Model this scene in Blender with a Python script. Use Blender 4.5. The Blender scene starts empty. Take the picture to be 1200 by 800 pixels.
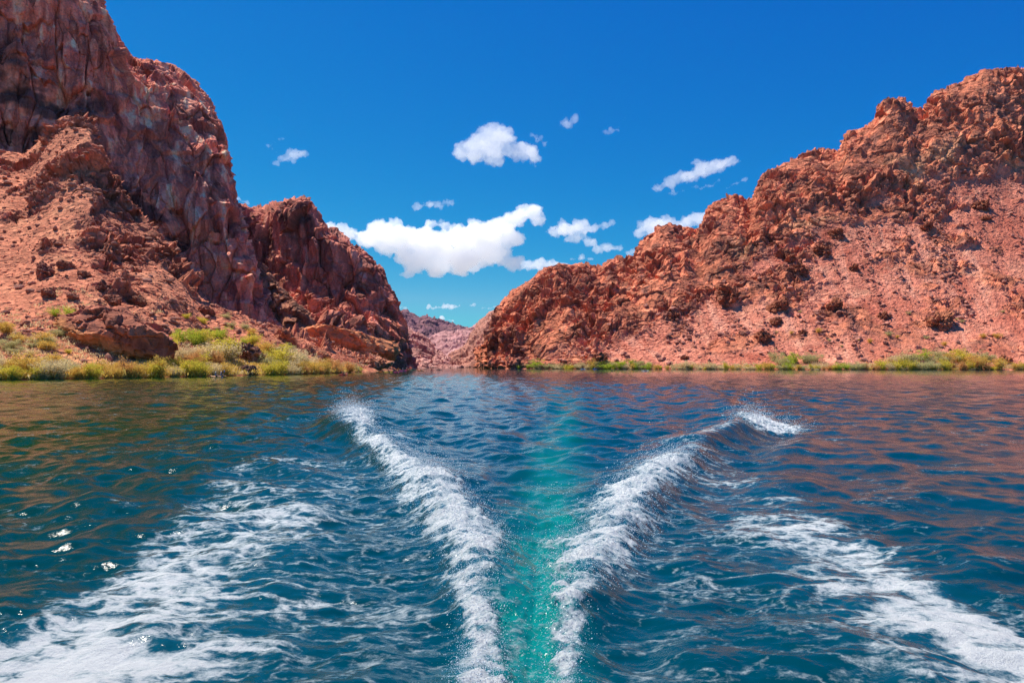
import bpy, bmesh, math, random
import numpy as np
from mathutils import Vector, Matrix

random.seed(7)
R = math.radians
scene = bpy.context.scene
COL = scene.collection

# ------------------------------------------------------------------ camera
CAM_H = 2.8
F = 800.0            # focal length in photo pixels (1200 wide)
HY = 427.0           # photo row of the horizon
cam_d = bpy.data.cameras.new('camera')
cam = bpy.data.objects.new('camera', cam_d)
COL.objects.link(cam)
cam.location = (0, 0, CAM_H)
cam.rotation_euler = (R(90), 0, 0)
cam_d.sensor_width = 36.0
cam_d.lens = 24.0
cam_d.shift_y = (HY - 400.0) / 1200.0
cam_d.clip_start = 0.1
cam_d.clip_end = 60000
scene.camera = cam

# ------------------------------------------------------------------ light
SUN_EL, SUN_AZ = 64.0, -56.0          # azimuth measured from +Y towards +X
scene.world = bpy.data.worlds.new('World')
scene.world.use_nodes = True
wn = scene.world.node_tree
for n in list(wn.nodes): wn.nodes.remove(n)
sky = wn.nodes.new('ShaderNodeTexSky')
sky.sky_type = 'NISHITA'
sky.sun_disc = False
sky.sun_elevation = R(SUN_EL)
sky.sun_rotation = R(SUN_AZ)
sky.altitude = 600
sky.air_density = 1.0
sky.dust_density = 0.0
sky.ozone_density = 5.0
sep = wn.nodes.new('ShaderNodeSeparateColor'); com = wn.nodes.new('ShaderNodeCombineColor')
wn.links.new(sky.outputs[0], sep.inputs[0])
# very dry desert air: deeper, bluer than the standard atmosphere (a power curve per channel of the sky's own radiance)
for ch, (cap, power, gain) in enumerate(((3.7, 4.0, 0.0050), (7.0, 1.2, 0.43), (30.0, 0.378, 2.45))):
    a_ = wn.nodes.new('ShaderNodeMath'); a_.operation = 'MINIMUM'; a_.inputs[1].default_value = cap
    b_ = wn.nodes.new('ShaderNodeMath'); b_.operation = 'POWER'; b_.inputs[1].default_value = power
    c_ = wn.nodes.new('ShaderNodeMath'); c_.operation = 'MULTIPLY'; c_.inputs[1].default_value = gain
    wn.links.new(sep.outputs[ch], a_.inputs[0]); wn.links.new(a_.outputs[0], b_.inputs[0]); wn.links.new(b_.outputs[0], c_.inputs[0]); wn.links.new(c_.outputs[0], com.inputs[ch])
bg = wn.nodes.new('ShaderNodeBackground')
bg.inputs['Strength'].default_value = 0.095
wo = wn.nodes.new('ShaderNodeOutputWorld')
wn.links.new(com.outputs[0], bg.inputs['Color'])
wn.links.new(bg.outputs[0], wo.inputs['Surface'])

sun_d = bpy.data.lights.new('sun', 'SUN')
sun_d.energy = 4.9
sun_d.angle = R(0.5)
sun_d.color = (1.0, 0.94, 0.83)
sun = bpy.data.objects.new('sun', sun_d)
COL.objects.link(sun)
sdir = Vector((math.sin(R(SUN_AZ)) * math.cos(R(SUN_EL)), math.cos(R(SUN_AZ)) * math.cos(R(SUN_EL)), math.sin(R(SUN_EL))))
sun.rotation_euler = sdir.to_track_quat('Z', 'Y').to_euler()

vs = scene.view_settings
vs.view_transform = 'Standard'
vs.look = 'None'
vs.exposure = 0.55
vs.gamma = 1.0
cy = scene.cycles
cy.use_denoising = True
cy.denoiser = 'OPENIMAGEDENOISE'
cy.denoising_prefilter = 'NONE'
cy.denoising_input_passes = 'RGB_ALBEDO_NORMAL'
cy.max_bounces = 24
cy.diffuse_bounces = 3
cy.glossy_bounces = 3
cy.transmission_bounces = 3
cy.transparent_max_bounces = 6
cy.volume_bounces = 24
cy.caustics_reflective = False
cy.caustics_refractive = False
cy.sample_clamp_indirect = 4.0
cy.sample_clamp_direct = 12.0

# ------------------------------------------------------------------ helpers
def PX(px, py, Y):
    """photo pixel at a distance -> point in the place"""
    return np.array([Y * (px - 600.0) / F, Y, CAM_H + Y * (HY - py) / F])

def tag(o, label=None, cat=None, group=None, kind=None):
    if label: o['label'] = label
    if cat: o['category'] = cat
    if group: o['group'] = group
    if kind: o['kind'] = kind
    return o

def np_mesh(name, V, faces, smooth=True, cols=None, attrs=None):
    """V (n,3); faces (m,k) with one k"""
    V = np.ascontiguousarray(V, dtype=np.float32)
    faces = np.ascontiguousarray(faces, dtype=np.int32)
    me = bpy.data.meshes.new(name)
    m, k = faces.shape
    me.vertices.add(len(V)); me.vertices.foreach_set('co', V.ravel())
    me.loops.add(m * k); me.loops.foreach_set('vertex_index', faces.ravel())
    me.polygons.add(m)
    me.polygons.foreach_set('loop_start', np.arange(0, m * k, k, dtype=np.int32))
    me.polygons.foreach_set('use_smooth', np.full(m, smooth))
    if cols is not None:
        a = me.color_attributes.new('albedo', 'FLOAT_COLOR', 'POINT')
        c4 = np.ones((len(V), 4), np.float32); c4[:, :3] = cols
        a.data.foreach_set('color', c4.ravel())
    if attrs:
        for k2, v in attrs.items():
            a = me.attributes.new(k2, 'FLOAT', 'POINT')
            a.data.foreach_set('value', np.ascontiguousarray(v, dtype=np.float32))
    me.update(calc_edges=True)
    me.validate()
    return me

def link(name, me, mat=None, parent=None):
    o = bpy.data.objects.new(name, me)
    COL.objects.link(o)
    if mat is not None and len(me.materials) == 0: me.materials.append(mat)
    if parent is not None: o.parent = parent
    return o

def grid_faces(nv, nu):
    i = np.arange(nv - 1)[:, None] * nu + np.arange(nu - 1)[None, :]
    return np.stack([i, i + 1, i + nu + 1, i + nu], -1).reshape(-1, 4)

# ---- noise in numpy
def h32(ix, iy, iz, seed):
    h = (ix.astype(np.uint32) * np.uint32(374761393) + iy.astype(np.uint32) * np.uint32(668265263)
         + iz.astype(np.uint32) * np.uint32(2147483647 - 58) + np.uint32((seed * 974711 + 12345) & 0xffffffff))
    h ^= h >> np.uint32(13); h *= np.uint32(1274126177)
    h ^= h >> np.uint32(16); h *= np.uint32(2246822519)
    h ^= h >> np.uint32(15)
    return h

def f01(h): return (h & np.uint32(0xffffff)).astype(np.float32) / np.float32(16777216.0)

def perlin(P, seed=0):
    P = P.astype(np.float32)
    B = np.floor(P).astype(np.int64)
    f = P - B
    w = f * f * f * (f * (f * 6 - 15) + 10)
    out = np.zeros(len(P), np.float32)
    for dx in (0, 1):
        wx = w[:, 0] if dx else 1 - w[:, 0]
        for dy in (0, 1):
            wy = w[:, 1] if dy else 1 - w[:, 1]
            for dz in (0, 1):
                wz = w[:, 2] if dz else 1 - w[:, 2]
                h = h32(B[:, 0] + dx, B[:, 1] + dy, B[:, 2] + dz, seed)
                gx = (h & np.uint32(1023)).astype(np.float32) / 511.5 - 1
                gy = ((h >> np.uint32(10)) & np.uint32(1023)).astype(np.float32) / 511.5 - 1
                gz = ((h >> np.uint32(20)) & np.uint32(1023)).astype(np.float32) / 511.5 - 1
                out += wx * wy * wz * (gx * (f[:, 0] - dx) + gy * (f[:, 1] - dy) + gz * (f[:, 2] - dz))
    return out * 1.25

def fbm(P, size, octv=4, seed=0, gain=0.5, mode='n'):
    out = np.zeros(len(P), np.float32); a = 1.0; s = 1.0 / size; tot = 0
    for o in range(octv):
        n = perlin(P * s + 17.3 * o, seed + o)
        if mode == 'r': n = 1 - 2 * np.abs(n)
        elif mode == 'b': n = 2 * np.abs(n) - 0.5
        out += a * n; tot += a; a *= gain; s *= 2.03
    return out / tot

def cells(P, size, seed=0):
    """fractured blocks: each cell a tilted facet. returns displacement (-.7...7), random per cell, second random"""
    Q = (P / size).astype(np.float32)
    B = np.floor(Q - 0.5).astype(np.int64)
    best = np.full(len(Q), 1e9, np.float32); sec = np.full(len(Q), 1e9, np.float32); bid = np.zeros(len(Q), np.uint32)
    bd = np.zeros((len(Q), 3), np.float32)
    for dx in (0, 1):
        for dy in (0, 1):
            for dz in (0, 1):
                c = B + np.array([dx, dy, dz])
                h = h32(c[:, 0], c[:, 1], c[:, 2], seed)
                h2 = h * np.uint32(2654435761); h2 ^= h2 >> np.uint32(15)
                h3 = h2 * np.uint32(2246822519); h3 ^= h3 >> np.uint32(13)
                d = Q - c - 0.5 - (np.stack([f01(h), f01(h2), f01(h3)], -1) - 0.5) * 0.85
                d2 = (d * d).sum(-1)
                m = d2 < best
                sec = np.where(m, best, np.minimum(sec, d2))
                best[m] = d2[m]; bid[m] = h[m]; bd[m] = d[m]
    r1 = f01(bid * np.uint32(747796405) ^ np.uint32(77))
    t = np.stack([f01(bid * np.uint32(2891336453) >> np.uint32(3)), f01(bid * np.uint32(3266489917) >> np.uint32(5)), f01(bid * np.uint32(1103515245) >> np.uint32(2))], -1) * 2 - 1
    crack = sstep(0.10, 0.0, np.sqrt(sec) - np.sqrt(best))
    return (bd * t).sum(-1) * 1.25 + (r1 - 0.5) * 0.7 - crack * 0.45 * (t[:, 1] > -0.2), r1, t[:, 0] * 0.5 + 0.5

def sstep(a, b, x):
    t = np.clip((x - a) / (b - a), 0, 1)
    return t * t * (3 - 2 * t)

def mixc(c, col, m):
    return c + (np.array(col, np.float32)[None, :] - c) * m[:, None]

# ------------------------------------------------------------------ materials
def new_mat(name):
    m = bpy.data.materials.new(name); m.use_nodes = True
    nt = m.node_tree
    for n in list(nt.nodes): nt.nodes.remove(n)
    return m, nt

def N(nt, typ, **kw):
    n = nt.nodes.new(typ)
    for k, v in kw.items():
        if k in n.inputs: n.inputs[k].default_value = v
        else: setattr(n, k, v)
    return n

def rock_material(name, fine=0.35, bump=0.6):
    m, nt = new_mat(name)
    out = N(nt, 'ShaderNodeOutputMaterial')
    p = N(nt, 'ShaderNodeBsdfPrincipled', Roughness=0.92)
    p.inputs['Specular IOR Level'].default_value = 0.15
    at = N(nt, 'ShaderNodeVertexColor', layer_name='albedo')
    geo = N(nt, 'ShaderNodeNewGeometry')
    n1 = N(nt, 'ShaderNodeTexNoise', Scale=0.9, Detail=9.0, Roughness=0.68)
    n2 = N(nt, 'ShaderNodeTexVoronoi', Scale=0.55)
    n2.feature = 'F1'
    nt.links.new(geo.outputs['Position'], n1.inputs['Vector'])
    nt.links.new(geo.outputs['Position'], n2.inputs['Vector'])
    mr = N(nt, 'ShaderNodeMapRange'); mr.inputs[1].default_value = 0.3; mr.inputs[2].default_value = 0.7
    mr.inputs[3].default_value = 1 - fine; mr.inputs[4].default_value = 1 + fine
    nt.links.new(n1.outputs['Fac'], mr.inputs[0])
    mul = N(nt, 'ShaderNodeVectorMath', operation='SCALE')
    nt.links.new(at.outputs['Color'], mul.inputs[0]); nt.links.new(mr.outputs[0], mul.inputs['Scale'])
    nt.links.new(mul.outputs[0], p.inputs['Base Color'])
    add = N(nt, 'ShaderNodeMath', operation='MULTIPLY_ADD'); add.inputs[1].default_value = 0.5
    nt.links.new(n2.outputs['Distance'], add.inputs[0]); nt.links.new(n1.outputs['Fac'], add.inputs[2])
    b = N(nt, 'ShaderNodeBump', Strength=bump, Distance=1.2)
    nt.links.new(add.outputs[0], b.inputs['Height'])
    nt.links.new(b.outputs[0], p.inputs['Normal'])
    nt.links.new(p.outputs[0], out.inputs['Surface'])
    return m

ROCK = rock_material('weathered_rock', 0.32, 0.7)
FAR_ROCK = rock_material('distant_rock', 0.25, 0.5)

def plain(name, col, rough=0.5, spec=0.5, noise=0.12, scale=8.0):
    m, nt = new_mat(name)
    out = N(nt, 'ShaderNodeOutputMaterial')
    p = N(nt, 'ShaderNodeBsdfPrincipled', Roughness=rough)
    p.inputs['Specular IOR Level'].default_value = spec
    n1 = N(nt, 'ShaderNodeTexNoise', Scale=scale, Detail=4.0)
    tc = N(nt, 'ShaderNodeTexCoord')
    nt.links.new(tc.outputs['Object'], n1.inputs['Vector'])
    mr = N(nt, 'ShaderNodeMapRange'); mr.inputs[3].default_value = 1 - noise; mr.inputs[4].default_value = 1 + noise
    nt.links.new(n1.outputs['Fac'], mr.inputs[0])
    mul = N(nt, 'ShaderNodeVectorMath', operation='SCALE'); mul.inputs[0].default_value = col[:3]
    nt.links.new(mr.outputs[0], mul.inputs['Scale'])
    nt.links.new(mul.outputs[0], p.inputs['Base Color'])
    nt.links.new(p.outputs[0], out.inputs['Surface'])
    return m

# ------------------------------------------------------------------ terrain sheets
def catmull(C, t):
    """C (n,...) control values, t in [0,n-1]"""
    n = len(C)
    i = np.clip(np.floor(t).astype(int), 0, n - 2); f = (t - i)
    sh = (len(t),) + (1,) * (C.ndim - 1)
    f = f.reshape(sh)
    p0 = C[np.clip(i - 1, 0, n - 1)]; p1 = C[i]; p2 = C[i + 1]; p3 = C[np.clip(i + 2, 0, n - 1)]
    m1 = (p2 - p0) * 0.35; m2 = (p3 - p1) * 0.35
    f2, f3 = f * f, f * f * f
    return (2 * f3 - 3 * f2 + 1) * p1 + (f3 - 2 * f2 + f) * m1 + (-2 * f3 + 3 * f2) * p2 + (f3 - f2) * m2

def params(lengths, total):
    lengths = np.asarray(lengths, float)
    w = np.maximum(lengths, 1e-3); cnt = np.maximum(2, np.round(total * w / w.sum())).astype(int)
    return np.concatenate([i + np.arange(c) / c for i, c in enumerate(cnt)] + [np.array([len(cnt)])])

class Sheet:
    """rows: list (bottom to top) of lists of (px,py,Y) per station"""
    def __init__(self, rows, nu, nv, vlen, ulen=None):
        C = np.array([[PX(*p) for p in row] for row in rows])         # rows x stations x 3
        rowpx = np.array([[p[0] for p in row] for row in rows], float)
        if ulen is None: ulen = np.abs(np.diff(rowpx, axis=1)).max(0) + 4
        self.tu = params(ulen, nu); self.tv = params(vlen, nv)
        A = catmull(C.transpose(1, 0, 2), self.tu)                    # nu x rows x 3
        A = catmull(A.transpose(1, 0, 2), self.tv)                    # nv x nu x 3
        self.nv, self.nu = A.shape[:2]
        self.G = A.astype(np.float32)
        self.P = self.G.reshape(-1, 3)
        self.vt = np.repeat(self.tv, self.nu).astype(np.float32)      # row coordinate
        self.ut = np.tile(self.tu, self.nv).astype(np.float32)
        self.normals()
    def normals(self):
        du = np.gradient(self.G, axis=1); dv = np.gradient(self.G, axis=0)
        n = np.cross(du, dv); n /= np.linalg.norm(n, axis=-1, keepdims=True) + 1e-9
        self.n = n.reshape(-1, 3)
    def row_val(self, vals): return np.interp(self.vt, np.arange(len(vals)), vals).astype(np.float32)
    def push(self, d, n=None):
        self.P = self.P + (self.n if n is None else n) * d[:, None]
        self.G = self.P.reshape(self.nv, self.nu, 3)
    def finish(self, name, cols, mat):
        if mat is ROCK: cols = cols * np.array([1.22, 0.97, 0.70], np.float32)      # iron-red desert rock
        me = np_mesh(name, self.P, grid_faces(self.nv, self.nu), False, cols)
        o = link(name, me, mat); o['kind'] = 'structure'
        self.px = 600 + F * self.P[:, 0] / self.P[:, 1]
        self.py = HY - F * (self.P[:, 2] - CAM_H) / self.P[:, 1]
        self.normals()
        return o
    def at(self, px, py, r=2.0):
        d = np.hypot(self.px - px, self.py - py)
        near = np.where(d < max(r, d.min() + 0.01))[0]
        i = near[np.argmin(self.P[near, 1])]
        return self.P[i], self.n[i]

def sil(pts, xs):
    a = np.array(pts, float)
    return np.interp(xs, a[:, 0], a[:, 1])

def disp_rock(P, amp, seed, aniso=(1, 1, 1), sizes=((17, 5.0), (7.5, 2.4), (3.2, 1.0)), fb=(9, 2.2)):
    """fractured-rock displacement, metres; also per-block randoms"""
    Q = P * np.array(aniso, np.float32)
    warp = np.stack([fbm(Q, 11, 3, seed + 40), fbm(Q, 11, 3, seed + 50), fbm(Q, 11, 3, seed + 60)], -1) * 3.0
    Qw = Q + warp
    d = np.zeros(len(P), np.float32); rnd = []
    for k, (s, a) in enumerate(sizes):
        c, r1, r2 = cells(Qw + 3.1 * k, s, seed + k)
        d += c * a; rnd.append((r1, r2))
    d += fbm(Q, fb[0], 5, seed + 9, 0.55, 'r') * fb[1] * 0.55
    return d * amp, rnd

def strata(P, nrm, period, seed, warp=0.45):
    """saw-toothed beds: sharp ledge at every bed, metres 0..1"""
    n = np.array(nrm, np.float32); n /= np.linalg.norm(n)
    s = (P @ n) / period + fbm(P, period * 5, 4, seed, 0.55) * warp * 5
    f = s - np.floor(s)
    k = f01(h32(np.floor(s).astype(np.int64), np.floor(fbm(P, period * 6, 2, seed + 7) * 4).astype(np.int64), np.zeros(len(P), np.int64), seed))
    return np.where(f < 0.8, f / 0.8, (1 - f) / 0.2) * (0.4 + 0.9 * k) - 0.45

# ================================================================= LEFT CLIFF
st = [  # foot, low, mid, brink, back
 ((-350, 230, 255), (-350, 60, 268), (-350, -100, 280), (-350, -260, 300), (-350, -230, 420), (-350, 100, 560)),
 ((-120, 235, 290), (-120, 110, 300), (-120, -40, 312), (-120, -190, 330), (-120, -160, 450), (-120, 150, 600)),
 ((0, 240, 308), (0, 150, 316), (0, 50, 326), (0, -75, 345), (0, -50, 460), (0, 200, 620)),
 ((50, 250, 316), (52, 160, 324), (54, 70, 335), (58, -42, 352), (54, -20, 470), (50, 200, 630)),
 ((98, 270, 322), (102, 190, 330), (106, 100, 344), (110, 4, 364), (100, 20, 480), (96, 220, 640)),
 ((128, 300, 327), (130, 210, 337), (132, 130, 350), (134, 46, 370), (122, 60, 490), (110, 240, 650)),
 ((150, 320, 331), (150, 235, 342), (151, 155, 356), (152, 79, 377), (142, 88, 490), (130, 250, 650)),
 ((180, 345, 335), (177, 255, 347), (176, 170, 361), (178, 83, 392), (170, 95, 520), (150, 250, 650)),
 ((212, 365, 339), (207, 275, 351), (203, 185, 365), (204, 86, 402), (196, 100, 530), (170, 250, 650)),
 ((246, 385, 343), (236, 295, 354), (230, 205, 368), (230, 107, 404), (220, 118, 530), (190, 260, 650)),
 ((285, 402, 346), (266, 310, 357), (254, 220, 370), (252, 138, 405), (244, 145, 530), (210, 270, 650)),
 ((335, 418, 350), (298, 325, 362), (270, 240, 376), (262, 166, 408), (258, 172, 530), (220, 280, 660)),
 ((352, 424, 395), (300, 330, 420), (271, 245, 440), (263, 178, 480), (256, 182, 560), (225, 290, 670)),
 ((330, 424, 500), (285, 330, 520), (262, 250, 540), (252, 190, 560), (240, 200, 600), (230, 300, 680)),
]
rows = [[s[i] for s in st] for i in range(6)]
A = Sheet(rows, 760, 720, [120, 130, 150, 30, 15])
amp = A.row_val([0.9, 1.0, 1.0, 0.75, 0.6, 0.4])
big = fbm(A.P * np.array([1, 1, 0.45], np.float32), 55, 3, 11)
A.push(big * 7.0 * amp)
d, rA = disp_rock(A.P, amp, 100, (1, 1, 0.26), ((15, 4.8), (6.5, 2.0), (2.6, 0.7)), (8, 1.4))
ledge = fbm(A.P * np.array([0.25, 0.25, 1], np.float32), 9, 3, 31)
A.push((0.4 + 0.9 * sstep(-0.2, 0.2, fbm(A.P, 45, 3, 141))) * d * 0.8 + ledge * 1.2 * amp + (strata(A.P, (0.75, -0.6, 0.16), 7.0, 35) * 2.2 + strata(A.P, (0.2, -0.1, 1), 11.0, 37) * 1.3) * amp + fbm(A.P * np.array([1, 1, 0.12], np.float32), 6, 4, 33, 0.55, 'r') * 1.5 * amp)
P = A.P
c = np.empty((len(P), 3), np.float32); c[:] = (0.42, 0.19, 0.14)
streak = fbm(P * np.array([1, 1, 0.10], np.float32), 5.5, 5, 21, 0.6)
c = mixc(c, (0.74, 0.46, 0.34), sstep(0.0, 0.24, streak) * 0.9)
c = mixc(c, (0.20, 0.085, 0.085), sstep(0.0, 0.26, -streak) * 0.8)
tanm = sstep(0.0, 0.25, fbm(P, 70, 3, 25))
c = mixc(c, (0.66, 0.38, 0.26), tanm * 0.5)
varn_shade = sstep(0.04, 0.20, fbm(P * np.array([1, 1, 1.5], np.float32), 34, 5, 28, 0.6)) * sstep(2.6, 1.4, A.vt + 0 * streak)  # desert varnish, plus the shade of overhung caves painted in as dark patches
c = mixc(c, (0.055, 0.045, 0.05), varn_shade * 0.92)
c *= (0.62 + 0.76 * rA[1][0])[:, None] * (0.75 + 0.5 * rA[2][0])[:, None]
c = mixc(c, (0.40, 0.20, 0.13), sstep(3.0, 3.25, A.vt) * 0.7)
A.finish('cliff_left', np.minimum(c * np.array([1.42, 1.18, 1.38], np.float32), 0.8), ROCK)

# ================================================================= LEFT SLOPE (talus) 
# stations: waterline, bank, slope, crest, behind
st = [
 ((-350, 451, 96), (-350, 425, 110), (-350, 330, 170), (-350, 190, 270), (-350, 215, 330)),
 ((-150, 448, 110), (-150, 425, 124), (-150, 330, 180), (-150, 190, 275), (-150, 215, 335)),
 ((0, 445.3, 121), (0, 424, 136), (0, 320, 195), (0, 182, 290), (0, 205, 345)),
 ((30, 445, 123), (30, 423, 138), (31, 315, 197), (32, 186, 288), (30, 205, 340)),
 ((60, 444.6, 126), (60, 422, 141), (60, 300, 203), (62, 160, 290), (58, 185, 335)),
 ((85, 444.2, 129), (85, 421, 145), (84, 295, 206), (82, 143, 292), (78, 170, 335)),
 ((108, 444, 131), (107, 420, 148), (106, 295, 208), (105, 153, 286), (100, 200, 330)),
 ((125, 443.6, 134), (124, 420, 151), (122, 310, 206), (117, 200, 276), (110, 230, 320)),
 ((150, 443.2, 138), (150, 420, 156), (150, 330, 205), (150, 243, 266), (140, 275, 310)),
 ((185, 442.4, 144), (185, 420, 162), (186, 345, 205), (186, 275, 258), (175, 310, 305)),
 ((212, 441.8, 150), (213, 419, 168), (214, 362, 205), (212, 315, 250), (200, 345, 300)),
 ((240, 441, 157), (240, 418, 175), (240, 385, 205), (232, 350, 244), (222, 365, 300)),
 ((275, 440.2, 168), (274, 418, 186), (272, 393, 210), (268, 366, 242), (260, 378, 310)),
 ((310, 439.5, 178), (308, 420, 196), (306, 400, 216), (302, 380, 246), (295, 390, 320)),
 ((350, 438.6, 192), (348, 424, 208), (346, 410, 226), (344, 394, 256), (338, 402, 330)),
 ((400, 437.2, 222), (398, 428, 236), (396, 418, 252), (392, 408, 276), (388, 412, 340)),
 ((445, 434.8, 285), (442, 430, 300), (440, 426, 312), (436, 421, 330), (430, 424, 380)),
 ((468, 433.4, 345), (466, 431.6, 352), (464, 430, 362), (460, 428.5, 375), (455, 429, 420)),
]
rows = [[s[i] for s in st] for i in range(5)]
low = [(p[0], p[1] + 3.0, p[2] - 6) for p in rows[0]]       # runs on under the water
rows = [low] + rows
rows[1] = [(p[0], HY + (CAM_H + 0.0) * F / p[2], p[2]) for p in rows[1]]
rows_T0 = rows[1]
rows_T0 = rows[1]
rows_T0 = rows[1]
rows_T0 = rows[1]
rows_T0 = rows[1]
rows_T0 = rows[1]
rows_T0 = rows[1]
rows_T0 = rows[1]
rows_T0 = rows[1]
rows_T0 = rows[1]
rows_T0 = rows[1]
rows_T0 = rows[1]
rows_T0 = rows[1]
rows_T0 = rows[1]
rows_T0 = rows[1]
rows_T0 = rows[1]
rows[0] = [(p[0], HY + (CAM_H + 2.5) * F / (p[2] - 7), p[2] - 7) for p in rows[1]]
T = Sheet(rows, 1050, 560, [5, 25, 110, 130, 12])
amp = T.row_val([0.1, 0.12, 0.45, 0.8, 1.0, 0.8])
rockm = sstep(0.02, 0.24, fbm(T.P, 26, 4, 61) - 0.05 + 0.16 * (T.vt - 3.1) + 0.25 * np.exp(-((T.ut - 7.0) / 2.2) ** 2) * sstep(2.2, 3.4, T.vt))
dR, rT = disp_rock(T.P, amp, 200, (1, 1, 1), ((14, 4.6), (6.0, 2.8), (2.5, 1.3)), (7, 1.4))
dS = fbm(T.P, 5, 5, 71, 0.6) * 0.7 * np.clip(amp * 2, 0, 1) + fbm(T.P, 40, 2, 75) * 4 * amp
c1, r1, _ = cells(T.P, 1.6, 77)
T.push((0.45 + 0.75 * sstep(-0.15, 0.2, fbm(T.P, 35, 3, 241))) * (dR + strata(T.P, (-0.55, -0.2, 0.8), 6.5, 235) * 2.4 * amp) * rockm + (dS + c1 * 0.25 * np.clip(amp * 2, 0, 1)) * (1 - 0.6 * rockm))
P = T.P
c = np.empty((len(P), 3), np.float32); c[:] = (0.52, 0.245, 0.16)
c = mixc(c, (0.60, 0.33, 0.21), sstep(0.0, 0.35, fbm(P, 18, 5, 81, 0.6)))
c = mixc(c, (0.34, 0.135, 0.09), sstep(0.05, 0.3, fbm(P, 9, 5, 85, 0.6)) * 0.8)
c = mixc(c, (0.33, 0.14, 0.10), rockm * 0.7)
c *= (0.72 + 0.5 * r1)[:, None]
c *= (1 + rockm * (0.6 * (rT[1][0] - 0.5)))[:, None]
c = mixc(c, (0.58, 0.42, 0.20), sstep(-0.02, 0.25, fbm(P, 7, 4, 91)) * sstep(2.7, 1.6, T.vt) * 0.7)
T.finish('hillside_left', c * np.array([1.04, 0.97, 1.08], np.float32), ROCK)

# ================================================================= SECOND LEFT CLIFF
st = [  # water, foot, bench edge, bench back, face, brink, back
 ((225, 436, 430), (225, 400, 440), (222, 370, 450), (220, 350, 475), (216, 290, 490), (212, 246, 505), (205, 250, 640), (200, 330, 760)),
 ((262, 436, 425), (260, 400, 435), (258, 370, 446), (256, 348, 472), (258, 290, 486), (262, 238, 505), (256, 246, 640), (250, 330, 760)),
 ((292, 436, 418), (290, 400, 428), (288, 372, 438), (288, 346, 466), (290, 295, 482), (294, 247, 502), (290, 252, 640), (280, 330, 760)),
 ((318, 435, 412), (316, 400, 422), (314, 378, 432), (314, 350, 462), (316, 295, 478), (318, 246, 498), (315, 250, 640), (308, 330, 760)),
 ((345, 435, 408), (342, 405, 418), (340, 382, 428), (340, 345, 462), (344, 290, 470), (346, 237, 488), (340, 243, 640), (335, 330, 760)),
 ((362, 435, 406), (360, 405, 416), (358, 380, 427), (358, 340, 460), (362, 300, 466), (364, 243, 484), (358, 250, 640), (350, 330, 760)),
 ((384, 434.5, 406), (382, 405, 415), (380, 372, 428), (380, 346, 456), (384, 315, 466), (382, 268, 484), (376, 274, 640), (368, 340, 760)),
 ((408, 434, 410), (406, 405, 417), (404, 374, 430), (406, 360, 452), (410, 330, 466), (408, 284, 484), (402, 290, 640), (394, 350, 760)),
 ((430, 433.6, 416), (429, 410, 423), (428, 380, 434), (430, 368, 454), (432, 345, 466), (430, 302, 486), (424, 308, 640), (416, 360, 760)),
 ((450, 433, 425), (449, 415, 432), (448, 390, 441), (449, 376, 458), (450, 352, 470), (448, 318, 490), (440, 324, 640), (430, 370, 760)),
 ((468, 432.6, 436), (466, 418, 441), (465, 398, 448), (464, 384, 462), (463, 362, 474), (460, 345, 494), (452, 350, 640), (442, 380, 760)),
 ((486, 432.2, 448), (481, 420, 452), (477, 407, 458), (472, 392, 468), (467, 378, 480), (463, 362, 500), (456, 366, 650), (448, 390, 760)),
 ((484, 432.4, 520), (479, 420, 530), (474, 408, 540), (469, 394, 550), (464, 382, 560), (459, 366, 570), (452, 372, 660), (446, 395, 760)),
]
rows = [[s[i] for s in st] for i in range(8)]
rows[0] = [(p[0], HY + (CAM_H + 3) * F / p[2], p[2]) for p in rows[0]]
B = Sheet(rows, 480, 470, [35, 30, 25, 50, 50, 10, 8])
amp = B.row_val([0.5, 1.0, 1.0, 0.8, 0.9, 0.6, 0.5, 0.3])
B.push(fbm(B.P * np.array([1, 1, 0.5], np.float32), 48, 3, 301) * 6 * amp)
d, rB = disp_rock(B.P, amp, 310, (1, 1, 0.34), ((18, 6.5), (8, 3.0), (3.4, 1.1)), (10, 2.0))
B.push(d * 0.8 + (strata(B.P, (0.8, -0.55, 0.2), 9.0, 335) * 3.0 + strata(B.P, (0.3, -0.1, 1), 13.0, 337) * 2.2) * amp)
P = B.P
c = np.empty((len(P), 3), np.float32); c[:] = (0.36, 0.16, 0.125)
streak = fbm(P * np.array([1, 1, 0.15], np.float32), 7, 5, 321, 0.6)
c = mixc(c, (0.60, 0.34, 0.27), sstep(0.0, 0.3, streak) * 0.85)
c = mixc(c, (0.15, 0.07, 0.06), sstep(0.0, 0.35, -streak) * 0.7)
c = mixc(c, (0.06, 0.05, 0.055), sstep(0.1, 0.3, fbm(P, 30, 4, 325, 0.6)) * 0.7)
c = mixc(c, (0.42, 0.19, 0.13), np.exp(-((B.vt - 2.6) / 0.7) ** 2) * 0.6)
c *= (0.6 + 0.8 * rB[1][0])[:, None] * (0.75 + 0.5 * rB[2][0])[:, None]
B.finish('cliff_behind_left', np.minimum(c * np.array([1.12, 1.02, 1.18], np.float32), 0.8), ROCK)

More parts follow.
